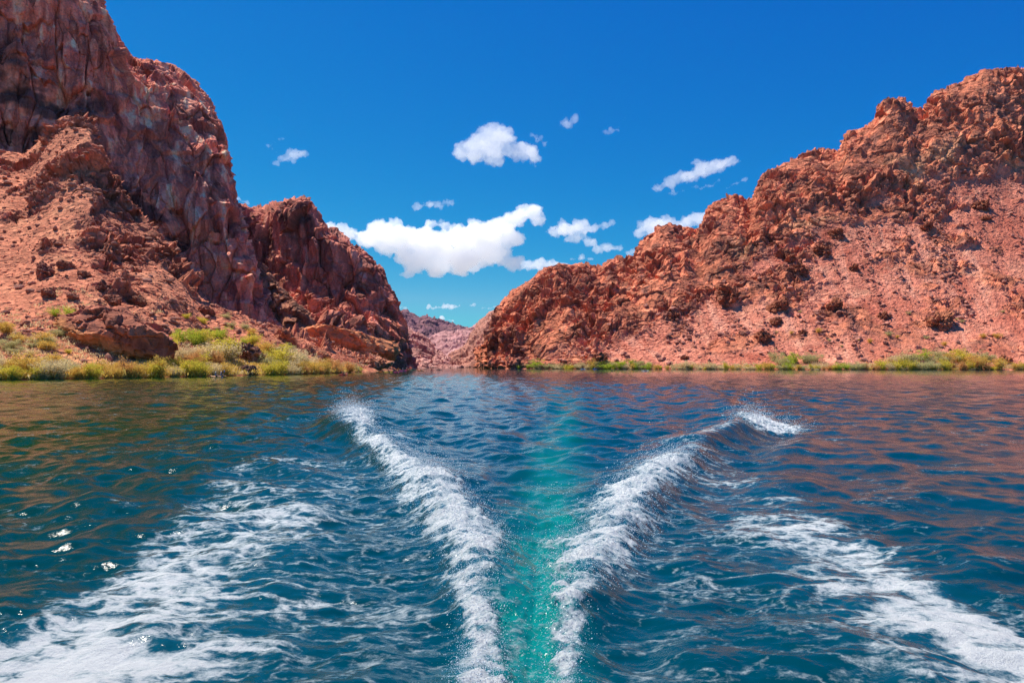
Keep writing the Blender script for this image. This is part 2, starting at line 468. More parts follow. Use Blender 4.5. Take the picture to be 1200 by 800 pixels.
# buttress standing between the two left cliffs
st = [
 ((262, 432, 372), (268, 330, 388), (272, 268, 405), (265, 300, 450)),
 ((290, 432, 364), (290, 350, 378), (291, 297, 398), (284, 325, 450)),
 ((315, 432, 360), (315, 365, 372), (316, 326, 392), (308, 350, 450)),
 ((338, 432, 358), (338, 378, 368), (338, 346, 386), (330, 365, 450)),
 ((356, 432, 358), (356, 390, 367), (355, 368, 382), (348, 380, 450)),
 ((372, 432, 360), (371, 402, 368), (368, 384, 380), (360, 396, 450)),
 ((380, 433, 372), (379, 415, 378), (377, 400, 388), (366, 410, 450)),
 ((378, 433, 420), (377, 418, 420), (374, 404, 420), (362, 415, 450)),
]
rows = [[s[i] for s in st] for i in range(4)]
rows[0] = [(p[0], HY + (CAM_H + 3) * F / p[2], p[2]) for p in rows[0]]
K = Sheet(rows, 240, 220, [50, 40, 14])
amp = K.row_val([0.8, 1.0, 0.7, 0.5])
d, rK = disp_rock(K.P, amp, 410, (1, 1, 0.45), ((13, 5.0), (6, 2.4), (2.5, 0.9)), (8, 1.5))
K.push(d * 0.8 + strata(K.P, (0.8, -0.55, 0.2), 8.0, 435) * 2.4 * amp)
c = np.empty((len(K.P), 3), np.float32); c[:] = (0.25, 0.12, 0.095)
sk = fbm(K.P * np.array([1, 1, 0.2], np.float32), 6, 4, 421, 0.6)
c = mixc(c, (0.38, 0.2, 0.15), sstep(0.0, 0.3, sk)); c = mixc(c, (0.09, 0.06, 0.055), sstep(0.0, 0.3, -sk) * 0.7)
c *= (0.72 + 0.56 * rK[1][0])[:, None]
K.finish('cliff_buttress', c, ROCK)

# ================================================================= RIGHT MOUNTAIN
SILR = [(563, 420), (573, 408), (578, 388), (586, 366), (595, 353), (606, 343), (622, 331), (640, 320), (655, 316), (682, 314), (697, 319), (712, 309), (732, 307), (748, 304),
        (756, 287), (780, 270), (806, 272), (822, 272), (836, 246), (862, 235), (882, 240), (898, 207), (932, 191), (950, 181), (984, 180), (996, 159), (1022, 149), (1040, 126), (1056, 121), (1070, 134),
        (1086, 129), (1098, 113), (1128, 101), (1158, 88), (1200, 85), (1300, 60), (1500, 20)]
xs = np.array([573, 578, 586, 595, 606, 622, 640, 660, 682, 700, 715, 735, 748, 757, 780, 806, 822, 836, 862, 882, 898, 932, 950, 984, 996, 1022, 1040, 1056, 1070, 1086, 1098, 1128, 1158, 1200, 1300, 1500], float)
ysil = sil(SILR, xs)
Yw = np.interp(xs, [564, 600, 700, 800, 900, 1000, 1200, 1500], [470, 438, 402, 378, 362, 352, 345, 335])
pyT = np.interp(xs, [564, 600, 640, 700, 750, 800, 850, 900, 1000, 1100, 1200, 1500], [428, 426, 424, 412, 388, 366, 336, 300, 256, 226, 210, 170])
YT = np.interp(xs, [564, 640, 700, 800, 900, 1000, 1100, 1200, 1500], [472, 432, 418, 440, 485, 525, 560, 585, 630])
YS = np.interp(xs, [564, 600, 640, 700, 757, 836, 900, 984, 1056, 1130, 1200, 1500], [492, 505, 520, 540, 548, 572, 592, 622, 645, 655, 668, 720])
rowsR = []
def rr(py, Y): rowsR.append([(x, float(p), float(y)) for x, p, y in zip(xs, py, Y)])
rr(HY + (CAM_H + 3) * F / (Yw - 8), Yw - 8)
rr(HY + CAM_H * F / Yw, Yw)
pyb = np.minimum(HY + CAM_H * F / Yw - 3, np.interp(xs, [564, 640, 700, 900, 1200], [428, 428, 424, 421, 418]))
rr(pyb, Yw + (YT - Yw) * 0.12)
rr(pyb + (pyT - pyb) * 0.5, Yw + (YT - Yw) * 0.56)
rr(pyT, YT)
rr(pyT + (ysil - pyT) * 0.5, YT + (YS - YT) * 0.36)
rr(ysil, YS)
rr(ysil + 14, YS + 130)
rr(ysil + 90, YS + 260)
for row in rowsR:      # the left end turns back out of sight
    x0, p0, y0 = row[0]
    row.insert(0, (x0 - 1, p0 + 1, y0 + 60)); row.insert(0, (x0 - 14, p0 + 6, y0 + 190))
Rm = Sheet(rowsR, 1350, 640, [4, 12, 70, 80, 55, 75, 10, 6])
amp = Rm.row_val([0.1, 0.15, 0.35, 0.6, 0.85, 0.95, 0.8, 0.5, 0.4])
edge = sstep(12, 5, Rm.ut)                                     # the steep end over the river
amp = np.maximum(amp, edge * 0.9 * sstep(0.2, 1.2, Rm.vt) * sstep(8, 6.2, Rm.vt))
rowm = sstep(3.75, 4.25, Rm.vt + 0.9 * fbm(Rm.P, 45, 3, 511))
stripe = fbm((Rm.P @ np.array([[0.75, 0.3, 0.6], [0.0, 1, 0], [-0.62, 0, 0.78]], np.float32).T) * np.array([0.35, 1, 1.2], np.float32), 30, 4, 515)
rockm = np.clip(np.maximum(rowm, edge) + sstep(0.03, 0.22, stripe) * sstep(1.6, 2.6, Rm.vt), 0, 1)
Rm.push(fbm(Rm.P, 75, 3, 501) * 6 * amp + fbm(Rm.P * np.array([1, 1, 0.45], np.float32), 42, 3, 505, 0.5, 'r') * 4.5 * amp * np.clip(rockm + 0.35, 0, 1))
dR, rR = disp_rock(Rm.P, amp, 520, (1, 1, 0.85), ((17, 4.2), (7.5, 2.6), (3.4, 1.3)), (11, 2.0))
c1, r1, _ = cells(Rm.P, 2.4, 577)
dS = fbm(Rm.P, 7, 5, 571, 0.6) * 1.2 + c1 * 0.35
relief = 0.35 + 0.85 * sstep(-0.15, 0.2, fbm(Rm.P, 55, 3, 541))
Rm.push(relief * (dR * 0.8 + (strata(Rm.P, (-0.5, -0.35, 0.8), 9.5, 535) * 4.6 + strata(Rm.P, (0.75, -0.6, 0.1), 9.0, 537) * 1.6) * amp) * (0.12 + 0.88 * rockm) + dS * np.clip(amp * 2, 0, 1) * (1 - 0.5 * rockm))
P = Rm.P
c = np.empty((len(P), 3), np.float32); c[:] = (0.54, 0.235, 0.175)                    # pink scree
c = mixc(c, (0.60, 0.31, 0.23), sstep(-0.05, 0.3, fbm(P, 30, 5, 581, 0.6)) * 0.8)
c = mixc(c, (0.36, 0.12, 0.085), sstep(0.05, 0.3, fbm(P, 22, 5, 585, 0.62)) * 0.9)
tilt = fbm((P @ np.array([[0.75, 0.3, 0.6], [0.0, 1, 0], [-0.62, 0, 0.78]], np.float32).T) * np.array([0.2, 1, 1.3], np.float32), 14, 5, 589, 0.6)
c = mixc(c, (0.55, 0.33, 0.24), sstep(0.1, 0.35, tilt) * 0.7)
rc = np.empty_like(c); rc[:] = (0.46, 0.185, 0.115)                                    # red brown rock
rc = mixc(rc, (0.62, 0.29, 0.18), sstep(0.0, 0.35, fbm(P, 16, 5, 591, 0.6)))
rc = mixc(rc, (0.17, 0.075, 0.062), sstep(0.42, 0.75, rR[1][0]) * 0.7 * sstep(-0.2, 0.1, fbm(P, 50, 3, 593)))
rc = mixc(rc, (0.14, 0.08, 0.075), sstep(0.1, 0.3, fbm(P, 13, 5, 595, 0.65)) * 0.75)
tan = sstep(0.02, 0.2, fbm(P, 40, 4, 597)) * np.exp(-((Rm.vt - 4.55) / 0.35) ** 2) * sstep(18, 22, Rm.ut)
rc = mixc(rc, (0.55, 0.34, 0.21), tan * 0.9)
rc *= (0.62 + 0.76 * rR[2][0])[:, None] * (0.8 + 0.4 * rR[1][1])[:, None]
c *= (0.74 + 0.5 * r1)[:, None]
flow = fbm(np.stack([Rm.ut * 1.1 + Rm.vt * 1.3, Rm.vt * 0.42, 0 * Rm.ut], -1), 0.9, 5, 601, 0.62)
c = mixc(c, (0.66, 0.38, 0.30), sstep(0.04, 0.3, flow) * 0.75)
c = mixc(c, (0.36, 0.135, 0.105), sstep(0.02, 0.28, -flow) * 0.75)
redm = sstep(0.05, 0.25, fbm(P, 60, 3, 599)) * sstep(4.4, 3.0, Rm.vt)
c = mixc(c, (0.38, 0.11, 0.075), redm * 0.55)
c = c + (rc - c) * rockm[:, None]
Rm.finish('mountain_right', c * np.array([0.98, 0.98, 1.12], np.float32), ROCK)

# ================================================================= FAR HILLS
def far_hill(name, pts, depth, back, base, alt, seed, nu, nv, amp, lean=0.35):
    xs = [p[0] for p in pts]
    r0 = [(x, HY + (CAM_H + 4) * F / depth, depth) for x in xs]
    r2 = [(x, y, depth + back) for x, y in pts]
    r1 = [(x, a[1] + (b[1] - a[1]) * 0.5, depth + back * lean) for x, a, b in zip(xs, r0, r2)]
    r3 = [(x, y + 6, depth + back * 1.7) for x, y in pts]
    r4 = [(x, 426, depth + back * 2.6) for x, y in pts]
    S = Sheet([r0, r1, r2, r3, r4], nu, nv, [30, 30, 6, 6])
    a = S.row_val([0.5, 1, 0.6, 0.6, 0.3]) * amp
    S.push(fbm(S.P, 26 * amp, 4, seed, 0.5, 'r') * 4.0 * a)
    d, r = disp_rock(S.P, a * 0.55, seed + 10, (1, 1, 0.8), ((22 * amp, 7), (10 * amp, 4), (4.5 * amp, 2.0)), (12 * amp, 3))
    S.push(d)
    c = np.empty((len(S.P), 3), np.float32); c[:] = base
    c = mixc(c, alt, sstep(-0.05, 0.25, fbm(S.P, 14 * amp, 5, seed + 30, 0.62)))
    c = mixc(c, (0.14, 0.08, 0.075), sstep(0.1, 0.3, fbm(S.P, 9 * amp, 4, seed + 33, 0.62)) * 0.55)
    c *= (0.75 + 0.5 * r[1][0])[:, None]
    S.finish(name, c, FAR_ROCK)
    return S

far_hill('hill_pink_left', [(425, 340), (445, 360), (462, 384), (478, 387), (492, 393), (500, 399), (507, 410), (514, 414), (524, 421), (532, 428), (545, 431)], 560, 170, (0.47, 0.22, 0.18), (0.54, 0.29, 0.235), 610, 260, 170, 1.0)
far_hill('hill_slope_right', [(505, 432), (522, 425), (536, 414), (548, 405), (554, 392), (562, 381), (571, 374), (582, 366), (600, 372), (640, 380)], 600, 200, (0.38, 0.17, 0.12), (0.46, 0.23, 0.17), 640, 260, 170, 1.1)
far_hill('hill_pink_middle', [(430, 385), (470, 398), (495, 405), (508, 396), (520, 391), (540, 389), (556, 386), (566, 384), (580, 385), (620, 392)], 950, 380, (0.43, 0.21, 0.195), (0.49, 0.265, 0.235), 670, 240, 130, 1.8)
far_hill('ridge_hazed_far', [(410, 392), (455, 378), (466, 371), (474, 367), (484, 372), (491, 375), (501, 373), (515, 378), (530, 381), (542, 386), (552, 388), (560, 385), (568, 388), (600, 394), (660, 400)], 1750, 700, (0.19, 0.085, 0.10), (0.29, 0.135, 0.13), 700, 260, 140, 3.2, 0.5)  # purple of distance haze painted into the rock colour

# river bed under everything
bed = np_mesh('river_bed', np.array([[-2900, -450, -7], [2900, -450, -7], [2900, 4900, -7], [-2900, 4900, -7]], float), np.array([[0, 1, 2, 3]]))
q_ = 60000; w_, y0_, y1_ = 3050, -560, 5040
des = np_mesh('desert_plain', np.array([[-q_, -q_, -7], [q_, -q_, -7], [q_, q_, -7], [-q_, q_, -7], [-w_, y0_, -7], [w_, y0_, -7], [w_, y1_, -7], [-w_, y1_, -7]], float), np.array([[0, 1, 5, 4], [1, 2, 6, 5], [2, 3, 7, 6], [3, 0, 4, 7]]))  # unseen ground beyond the canyon, added to bounce light under the clouds
o = link('desert_plain', des, plain('desert_soil', (0.34, 0.30, 0.27), 0.95, 0.1)); o['kind'] = 'structure'
o = link('river_bed', bed, plain('silt', (0.12, 0.10, 0.07), 0.9, 0.2)); o['kind'] = 'structure'

# ================================================================= WATER
def build_water():
    rng = np.random.default_rng(5)
    # angular fan around the boat's stern, finer near it
    th = np.concatenate([np.linspace(-88, -46, 130)[:-1], np.linspace(-46, 46, 1250), np.linspace(46, 88, 130)[1:]])
    th = np.radians(th)
    r = [2.6]
    while r[-1] < 4200:
        x = r[-1]
        r.append(x + min(max(0.85 * x * x / 2240.0, 0.010), 0.0065 * x if x < 900 else 0.03 * x))
    r = np.array(r)
    X = (r[:, None] * np.sin(th)[None, :]).ravel(); Y = (r[:, None] * np.cos(th)[None, :]).ravel()
    RR = np.repeat(r, len(th)); dr = np.repeat(np.gradient(r), len(th))
    P2 = np.stack([X, Y, 0 * X], -1).astype(np.float32)
    n = len(X)
    c = 0.15 + 0.055 * (Y - 6)                    # the wake's axis
    l = X - c; al = np.abs(l)
    # ---- wind ripples
    h = np.zeros(n, np.float32)
    gust = 0.8 + 0.7 * fbm(P2, 30, 2, 801)
    for i in range(72):
        lam = 0.28 * (4.2 / 0.28) ** (rng.random() ** 1.15)
        ang = rng.normal(0.2, 0.85)
        k = 2 * math.pi / lam
        slope = 0.040 * (1.0 if lam < 2.5 else (2.5 / lam) ** 0.45)
        a = slope / k
        lod = sstep(1.7, 3.4, lam / np.maximum(dr, 0.003 * RR))
        ph = k * (X * math.sin(ang) + Y * math.cos(ang)) + rng.random() * 6.28
        s = np.sin(ph + 0.5 * np.sin(0.37 * ph + i))
        h += (a * lod * s).astype(np.float32) * (gust if lam < 3 else 1)
    fin = np.where((Y < 32) & (np.abs(X) < 30))[0]
    Xf, Yf, df = X[fin], Y[fin], np.maximum(dr[fin], 0.003 * RR[fin])
    hf = np.zeros(len(fin), np.float32)
    for i in range(34):
        lam = 0.07 * (0.42 / 0.07) ** rng.random(); ang = rng.normal(0.1, 0.75); k = 2 * math.pi / lam
        lod = sstep(2.0, 4.0, lam / df)
        ph = k * (Xf * math.sin(ang) + Yf * math.cos(ang)) + rng.random() * 6.28
        hf += (0.030 / k * lod * np.sin(ph + 0.8 * np.sin(0.23 * ph + i))).astype(np.float32)
    h[fin] += hf * (0.75 + 1.1 * np.clip(fbm(P2[fin], 2.5, 3, 805) + .2, 0, 1))
    near = Y < 110
    Pn = P2[near]
    for sz, aa, sd in ((2.1, 0.030, 811), (0.75, 0.016, 815), (0.3, 0.007, 818)):
        lod = sstep(1.2, 3.0, sz / np.maximum(dr[near], 0.004 * RR[near]))
        h[near] += fbm(Pn * np.array([0.6, 1, 1], np.float32), sz, 2, sd) * aa * lod
    # ---- wake: crests of the V
    ky = [0, 5, 8.2, 10, 12.9, 16.8, 18.2, 24, 30.7, 36.7, 59, 97, 160, 400]
    kl = [0, .3, .55, .95, 1.75, 3.0, 3.6, 5.7, 9.2, 10.6, 14, 20, 29, 62]
    crest = np.interp(Y, ky, kl)
    wob = fbm(P2 * np.array([0.0, 1, 0], np.float32), 5, 2, 830) * 0.5
    dC = (al - crest - wob * np.clip(Y / 20, 0, 1)) * 0.88
    Ac = np.interp(Y, [3, 6, 10, 15, 22, 30, 36, 60, 100, 200], [0, .06, .22, .30, .34, .46, .38, .26, .22, .0])
    wd = np.interp(Y, [5, 10, 20, 35, 100], [.28, .45, .75, 1.1, 2.6])
    prof = np.exp(-(dC / np.where(dC > 0, wd * 0.75, wd * 1.35)) ** 2) - 0.35 * np.exp(-((dC - 1.9 * wd) / wd) ** 2)
    h += (Ac * prof).astype(np.float32)
    # feathered waves inside and outside the V
    inn = sstep(0.0, 2.0, crest - al) * np.interp(Y, [5, 12, 40, 120, 200], [0, .03, .06, .04, 0])
    h += (inn * np.sin(2 * math.pi * (dC / np.interp(Y, [5, 20, 60, 200], [.9, 1.7, 2.6, 5])) )).astype(np.float32)
    outw = np.exp(-np.clip(dC, 0, None) / 4.5) * sstep(0.5, 1.5, dC) * np.interp(Y, [5, 15, 60, 120], [.02, .05, .05, 0])
    h += (outw * np.sin(2 * math.pi * dC / 2.2)).astype(np.float32)
    # prop wash down the middle
    lw = X - np.interp(Y, [0, 6, 13.4, 22.9, 39, 107, 200], [.1, .15, .72, 1.5, 3.1, 7.0, 9.5])
    lw = lw + fbm(P2 * np.array([1, 0.5, 1], np.float32), 1.1, 3, 837) * np.interp(Y, [5, 12, 30, 70], [.25, .4, .8, 1.8])
    wash = np.exp(-(lw / np.interp(Y, [5, 8, 13, 30, 70, 140], [.46, .52, .75, 1.0, 1.9, 3.4])) ** 2 * 1.3)
    wash *= np.interp(Y, [0, 10, 25, 40, 70, 110, 170], [.9, .9, .66, .46, .30, .16, 0])
    wash *= 0.85 + 0.6 * fbm(P2 * np.array([1, 0.3, 1], np.float32), 1.2, 3, 835)
    wz = Y < 24; wash[wz] *= 1 + np.interp(Y[wz], [5, 11, 18], [1.5, 1.2, 0]) * fbm(P2[wz] * np.array([1, .55, 1], np.float32), 0.22, 3, 838)
    wash = np.clip(wash, 0, 1)
    h += (-0.05 * wash * np.interp(Y, [5, 15, 30], [1, .6, 0])).astype(np.float32)
    # ---- foam cover 0..1
    foam = np.zeros(n, np.float32); spr = np.zeros(n, np.float32)
    nz = Y < 75
    Pz = P2[nz]; Yn, Xn, ln_, an, dn = Y[nz], X[nz], l[nz], al[nz], dC[nz]
    e1 = fbm(Pz, 0.9, 4, 840, 0.6); e2 = fbm(Pz, 0.25, 4, 850, 0.6); e3 = fbm(Pz * np.array([.45, 1, 1], np.float32), 1.5, 5, 860, 0.62)
    e4 = fbm(Pz, 2.6, 2, 845); e5 = fbm(Pz, 0.16, 3, 847, 0.65)
    def band(a, lo, hi, ylo, side):
        """soft band between two |l| curves over Y"""
        i = np.interp(Yn, ylo, lo); o = np.interp(Yn, ylo, hi); w = np.maximum(o - i, 0.05)
        t = (a - i) / w + e1 * 0.42 + e2 * 0.35 + e4 * 0.55
        return sstep(-0.38, 0.45, t) * sstep(1.38, 0.62, t) * side * np.clip(1.0 + 0.55 * e4 + 0.35 * e1, 0.35, 1.15)
    L = (ln_ < 0).astype(np.float32); Rr = 1 - L
    yl = [3, 6.1, 6.85, 7.95, 9.5, 10.8, 12.4, 15.5, 18.5, 22.7, 28, 31, 33.5, 38]
    aL = band(an, [.12, .20, .30, .46, .50, .52, 1.15, 2.0, 3.55, 5.35, 7.3, 8.0, 8.6, 9.5], [.5, .66, .66, .88, 1.30, 1.62, 2.24, 3.25, 4.25, 5.95, 8.1, 9.3, 10.3, 11.2], yl, L)
    aL *= np.interp(Yn, [3, 20, 23, 27, 30, 37, 38.5], [1, 1, .85, .75, 1.0, 1.0, 0])
    yr = [3, 6.1, 6.85, 7.95, 9.5, 10.8, 12.4, 15.5, 18.5, 27.5, 29, 31, 34]
    aR = band(an, [.1, .17, .2, .22, .29, .37, .88, 1.92, 2.85, 7.6, 8.7, 9.0, 9.9], [.3, .38, .45, .62, 1.14, 1.57, 2.06, 2.98, 4.1, 8.4, 10.6, 11.8, 12.6], yr, Rr)
    aR *= np.interp(Yn, [3, 18, 20.5, 27, 29, 32.5, 34.5], [1, 1, 0.0, .0, 1, 1, 0])
    arms = np.maximum(aL, aR)
    # lacy halo inside the arms and beside them
    halo = np.exp(-np.clip(np.interp(Yn, ky, kl) - an, 0, None) / np.interp(Yn, [5, 12, 25], [.22, .8, 1.2])) * sstep(0.3, -0.3, dn) * np.interp(Yn, [5, 9, 20, 34, 45], [.45, .62, .60, .35, 0])
    # broad foam streaks thrown outside on both sides
    oL = sstep(-5.7, -4.9, Xn + 0.5 * e1 + .25 * np.clip(Yn - 9, 0, 9)) * sstep(-1.7, -3.1, Xn + 0.10 * (Yn - 8))
    oL *= np.interp(Yn, [3, 6, 8, 10, 12.5, 15, 19, 24], [1.0, .95, .80, .66, .60, .42, .36, 0])
    oL *= 0.62 + 0.5 * sstep(-2.4, -4.2, Xn)
    oR = sstep(5.75, 5.05, Xn + 0.5 * e1 - 0.09 * np.clip(Yn - 8, 0, 20)) * sstep(2.7, 3.7, Xn - 0.12 * (Yn - 8) * (Yn > 8))
    oR *= np.interp(Yn, [3, 6, 8, 10, 12, 14, 18, 24, 28], [1.0, .92, .84, .80, .60, .40, .40, .28, 0])
    oR *= 0.55 + 0.6 * sstep(3.2, 4.9, Xn)
    def blob(x, y, rx, ry, s): return s * np.exp(-((Xn - x) / rx) ** 2 - ((Yn - y) / ry) ** 2)
    patches = blob(-2.25, 8.1, .42, .22, .85) + blob(-2.55, 6.75, .42, .16, .85) + blob(-4.7, 8.8, .5, .5, .45) + blob(-3.9, 6.2, 1.0, .3, .5) + blob(-12.6, 59, .7, .6, .9) + blob(5.15, 9.9, .3, .5, .5) + blob(4.9, 6.9, .6, .6, .55)
    lace = np.abs(fbm(Pz * np.array([.5, 1, 1], np.float32) + np.stack([e1, e3, e1], -1) * 0.5, .95, 4, 870, .55)) * 2.6
    pat = np.clip(0.55 - e3 * 1.7 + (lace - 0.45) * 0.45 - e2 * 0.35, 0, 1.5)
    wide = np.maximum(np.maximum(oL, oR), halo) + patches
    fw = sstep(-0.30, 0.68, wide * 0.86 - pat)
    fw *= sstep(0.02, 0.25, wide)
    fb = np.clip(np.maximum(arms * (0.80 + 0.5 * e2), fw * 0.9), 0, 1)
    fb2 = np.clip(np.maximum(arms * (1.18 + 0.85 * e5 + 0.7 * e1), wide * 0.98 - (pat - 0.55) * 0.6), -.5, 1.4)
    sparse = sstep(7.0, 4.5, np.abs(Xn - 0.15 - 0.02 * Yn)) * sstep(-0.4, 0.6, dn) * np.interp(Yn, [4, 12, 20, 28, 34], [.40, .40, .34, .2, 0]) + e3 * 0.35
    fb2 = np.maximum(fb2, np.where(Yn < 34, sparse, 0)); foam[nz] = np.clip(fb2, 0, 1.4)
    fb = np.clip(np.maximum(arms * (0.7 + 0.5 * e2), sstep(0.25, 0.9, fb2)), 0, 1)
    #
    aer = np.zeros(n, np.float32); aer[nz] = np.clip(np.maximum(np.maximum(oL, oR) * 0.55, np.maximum(arms, halo)), 0, 1)
    fleck = np.zeros(n, np.float32)
    fleck[nz] = np.clip(np.maximum(sstep(7.5, 4.5, np.abs(Xn - 0.15 - 0.02 * Yn)) * sstep(-0.4, 0.5, dn) * np.interp(Yn, [4, 12, 20, 28, 34], [.45, .42, .36, .2, 0]),
                        np.maximum(wash[nz] * np.interp(Yn, [4, 10, 15, 22], [.85, .7, .35, 0]), halo * 0.9)) + 0.6 * e1, 0, 1) * (Yn < 36)
    # foam stands up out of the water
    lodn = sstep(1, 3, 0.3 / np.maximum(dr[nz], 0.004 * RR[nz]))
    h[nz] += (fb * (0.018 + 0.02 * e2) + arms * np.interp(Yn, [5, 9, 15, 30, 36], [.04, .07, .09, .16, .18]) * np.clip(0.35 + 1.0 * e1 + 1.2 * e2 + 0.9 * e5, 0, 1.8)).astype(np.float32)
    # choppy sparkle inside the prop wash
    h[nz] += (wash[nz] * np.interp(Yn, [5, 14, 30], [.06, .035, 0]) * e2 * 1.2).astype(np.float32)
    V = np.stack([X, Y, h], -1)
    me = np_mesh('river_water', V, grid_faces(len(r), len(th)), True, None, {'foam': foam, 'wash': wash, 'aer': aer, 'fleck': fleck})
    m, nt = new_mat('river_water')
    out = N(nt, 'ShaderNodeOutputMaterial')
    geo = N(nt, 'ShaderNodeNewGeometry')
    fa = N(nt, 'ShaderNodeAttribute', attribute_name='foam'); wa = N(nt, 'ShaderNodeAttribute', attribute_name='wash'); ae = N(nt, 'ShaderNodeAttribute', attribute_name='aer')
    # fine ripples
    mp = N(nt, 'ShaderNodeMapping'); mp.inputs['Scale'].default_value = (0.55, 1, 1)
    nt.links.new(geo.outputs['Position'], mp.inputs['Vector'])
    r1 = N(nt, 'ShaderNodeTexNoise', Scale=1.7, Detail=7.0, Roughness=0.66)
    r2 = N(nt, 'ShaderNodeTexNoise', Scale=24.0, Detail=3.0, Roughness=0.6)
    nt.links.new(mp.outputs[0], r1.inputs['Vector']); nt.links.new(mp.outputs[0], r2.inputs['Vector'])
    b1 = N(nt, 'ShaderNodeBump', Strength=WAVE_BUMP, Distance=0.16); nt.links.new(r1.outputs['Fac'], b1.inputs['Height'])
    b2 = N(nt, 'ShaderNodeBump', Strength=0.42, Distance=0.012); nt.links.new(r2.outputs['Fac'], b2.inputs['Height']); nt.links.new(b1.outputs[0], b2.inputs['Normal'])
    # body colour: clear green-blue, milky turquoise where the propeller has driven air into it
    n3 = N(nt, 'ShaderNodeTexNoise', Scale=0.05, Detail=3.0); nt.links.new(geo.outputs['Position'], n3.inputs['Vector'])
    body = N(nt, 'ShaderNodeMix', data_type='RGBA'); body.inputs['A'].default_value = (0.001, 0.032, 0.005, 1); body.inputs['B'].default_value = (0.000, 0.036, 0.052, 1)
    sx = N(nt, 'ShaderNodeSeparateXYZ'); nt.links.new(geo.outputs['Position'], sx.inputs[0])      # greener towards the left, bluer towards the right
    mx_ = N(nt, 'ShaderNodeMapRange'); mx_.inputs[1].default_value = -16.0; mx_.inputs[2].default_value = -1.5; mx_.inputs[3].default_value = -0.25; mx_.inputs[4].default_value = 0.75
    nt.links.new(sx.outputs[0], mx_.inputs[0])
    nb = N(nt, 'ShaderNodeMath', operation='MULTIPLY_ADD', use_clamp=True); nb.inputs[1].default_value = 0.6
    nt.links.new(n3.outputs['Fac'], nb.inputs[0]); nt.links.new(mx_.outputs[0], nb.inputs[2]); nt.links.new(nb.outputs[0], body.inputs['Factor'])
    aerm = N(nt, 'ShaderNodeMix', data_type='RGBA'); aerm.inputs['B'].default_value = (0.004, 0.072, 0.115, 1)
    nt.links.new(ae.outputs['Fac'], aerm.inputs['Factor']); nt.links.new(body.outputs['Result'], aerm.inputs['A'])
    wm = N(nt, 'ShaderNodeMix', data_type='RGBA'); wm.inputs['B'].default_value = (0.002, 0.17, 0.15, 1)
    nt.links.new(wa.outputs['Fac'], wm.inputs['Factor']); nt.links.new(aerm.outputs['Result'], wm.inputs['A'])
    p = N(nt, 'ShaderNodeBsdfPrincipled', Roughness=0.06, IOR=1.333)
    nt.links.new(wm.outputs['Result'], p.inputs['Base Color']); nt.links.new(b2.outputs[0], p.inputs['Normal'])
    # foam
    f1 = N(nt, 'ShaderNodeTexNoise', Scale=6.5, Detail=8.0, Roughness=0.78)
    f2 = N(nt, 'ShaderNodeTexVoronoi', Scale=2.3); f2.feature = 'DISTANCE_TO_EDGE'
    f3 = N(nt, 'ShaderNodeTexVoronoi', Scale=7.0); f3.feature = 'DISTANCE_TO_EDGE'
    wz_ = N(nt, 'ShaderNodeTexNoise', Scale=1.6, Detail=5.0, Roughness=0.6)
    wv_ = N(nt, 'ShaderNodeVectorMath', operation='MULTIPLY_ADD'); wv_.inputs[1].default_value = (1.1, 1.1, 0)
    nt.links.new(mp.outputs[0], wz_.inputs['Vector']); nt.links.new(wz_.outputs['Color'], wv_.inputs[0]); nt.links.new(mp.outputs[0], wv_.inputs[2])
    nt.links.new(geo.outputs['Position'], f1.inputs['Vector']); nt.links.new(wv_.outputs[0], f2.inputs['Vector']); nt.links.new(wv_.outputs[0], f3.inputs['Vector'])
    s1 = N(nt, 'ShaderNodeMath', operation='MULTIPLY_ADD'); s1.inputs[1].default_value = 1.7; s1.inputs[2].default_value = -0.80
    nt.links.new(f1.outputs['Fac'], s1.inputs[0])
    s2a = N(nt, 'ShaderNodeMath', operation='MULTIPLY_ADD'); s2a.inputs[1].default_value = -2.3
    nt.links.new(f2.outputs['Distance'], s2a.inputs[0]); nt.links.new(s1.outputs[0], s2a.inputs[2])
    s2 = N(nt, 'ShaderNodeMath', operation='MULTIPLY_ADD'); s2.inputs[1].default_value = -1.1
    nt.links.new(f3.outputs['Distance'], s2.inputs[0]); nt.links.new(s2a.outputs[0], s2.inputs[2])
    s3 = N(nt, 'ShaderNodeMath', operation='ADD'); nt.links.new(fa.outputs['Fac'], s3.inputs[0]); nt.links.new(s2.outputs[0], s3.inputs[1])
    ss = N(nt, 'ShaderNodeMapRange', interpolation_type='SMOOTHSTEP'); ss.inputs[1].default_value = 0.05; ss.inputs[2].default_value = 0.80; ss.inputs[4].default_value = 0.95
    nt.links.new(s3.outputs[0], ss.inputs[0])
    gate = N(nt, 'ShaderNodeMapRange'); gate.inputs[1].default_value = 0.02; gate.inputs[2].default_value = 0.15
    nt.links.new(fa.outputs['Fac'], gate.inputs[0])
    # scattered flecks and bubbles
    fl = N(nt, 'ShaderNodeAttribute', attribute_name='fleck')
    q1 = N(nt, 'ShaderNodeTexNoise', Scale=26.0, Detail=3.0, Roughness=0.6); mq = N(nt, 'ShaderNodeMapping'); mq.inputs['Scale'].default_value = (0.6, 1, 1)
    nt.links.new(geo.outputs['Position'], mq.inputs['Vector']); nt.links.new(mq.outputs[0], q1.inputs['Vector'])
    q2 = N(nt, 'ShaderNodeMath', operation='MULTIPLY_ADD'); q2.inputs[1].default_value = 0.34; nt.links.new(fl.outputs['Fac'], q2.inputs[0]); nt.links.new(q1.outputs['Fac'], q2.inputs[2])
    q3 = N(nt, 'ShaderNodeMapRange', interpolation_type='SMOOTHSTEP'); q3.inputs[1].default_value = 0.83; q3.inputs[2].default_value = 0.97; q3.inputs[4].default_value = 0.8
    nt.links.new(q2.outputs[0], q3.inputs[0])
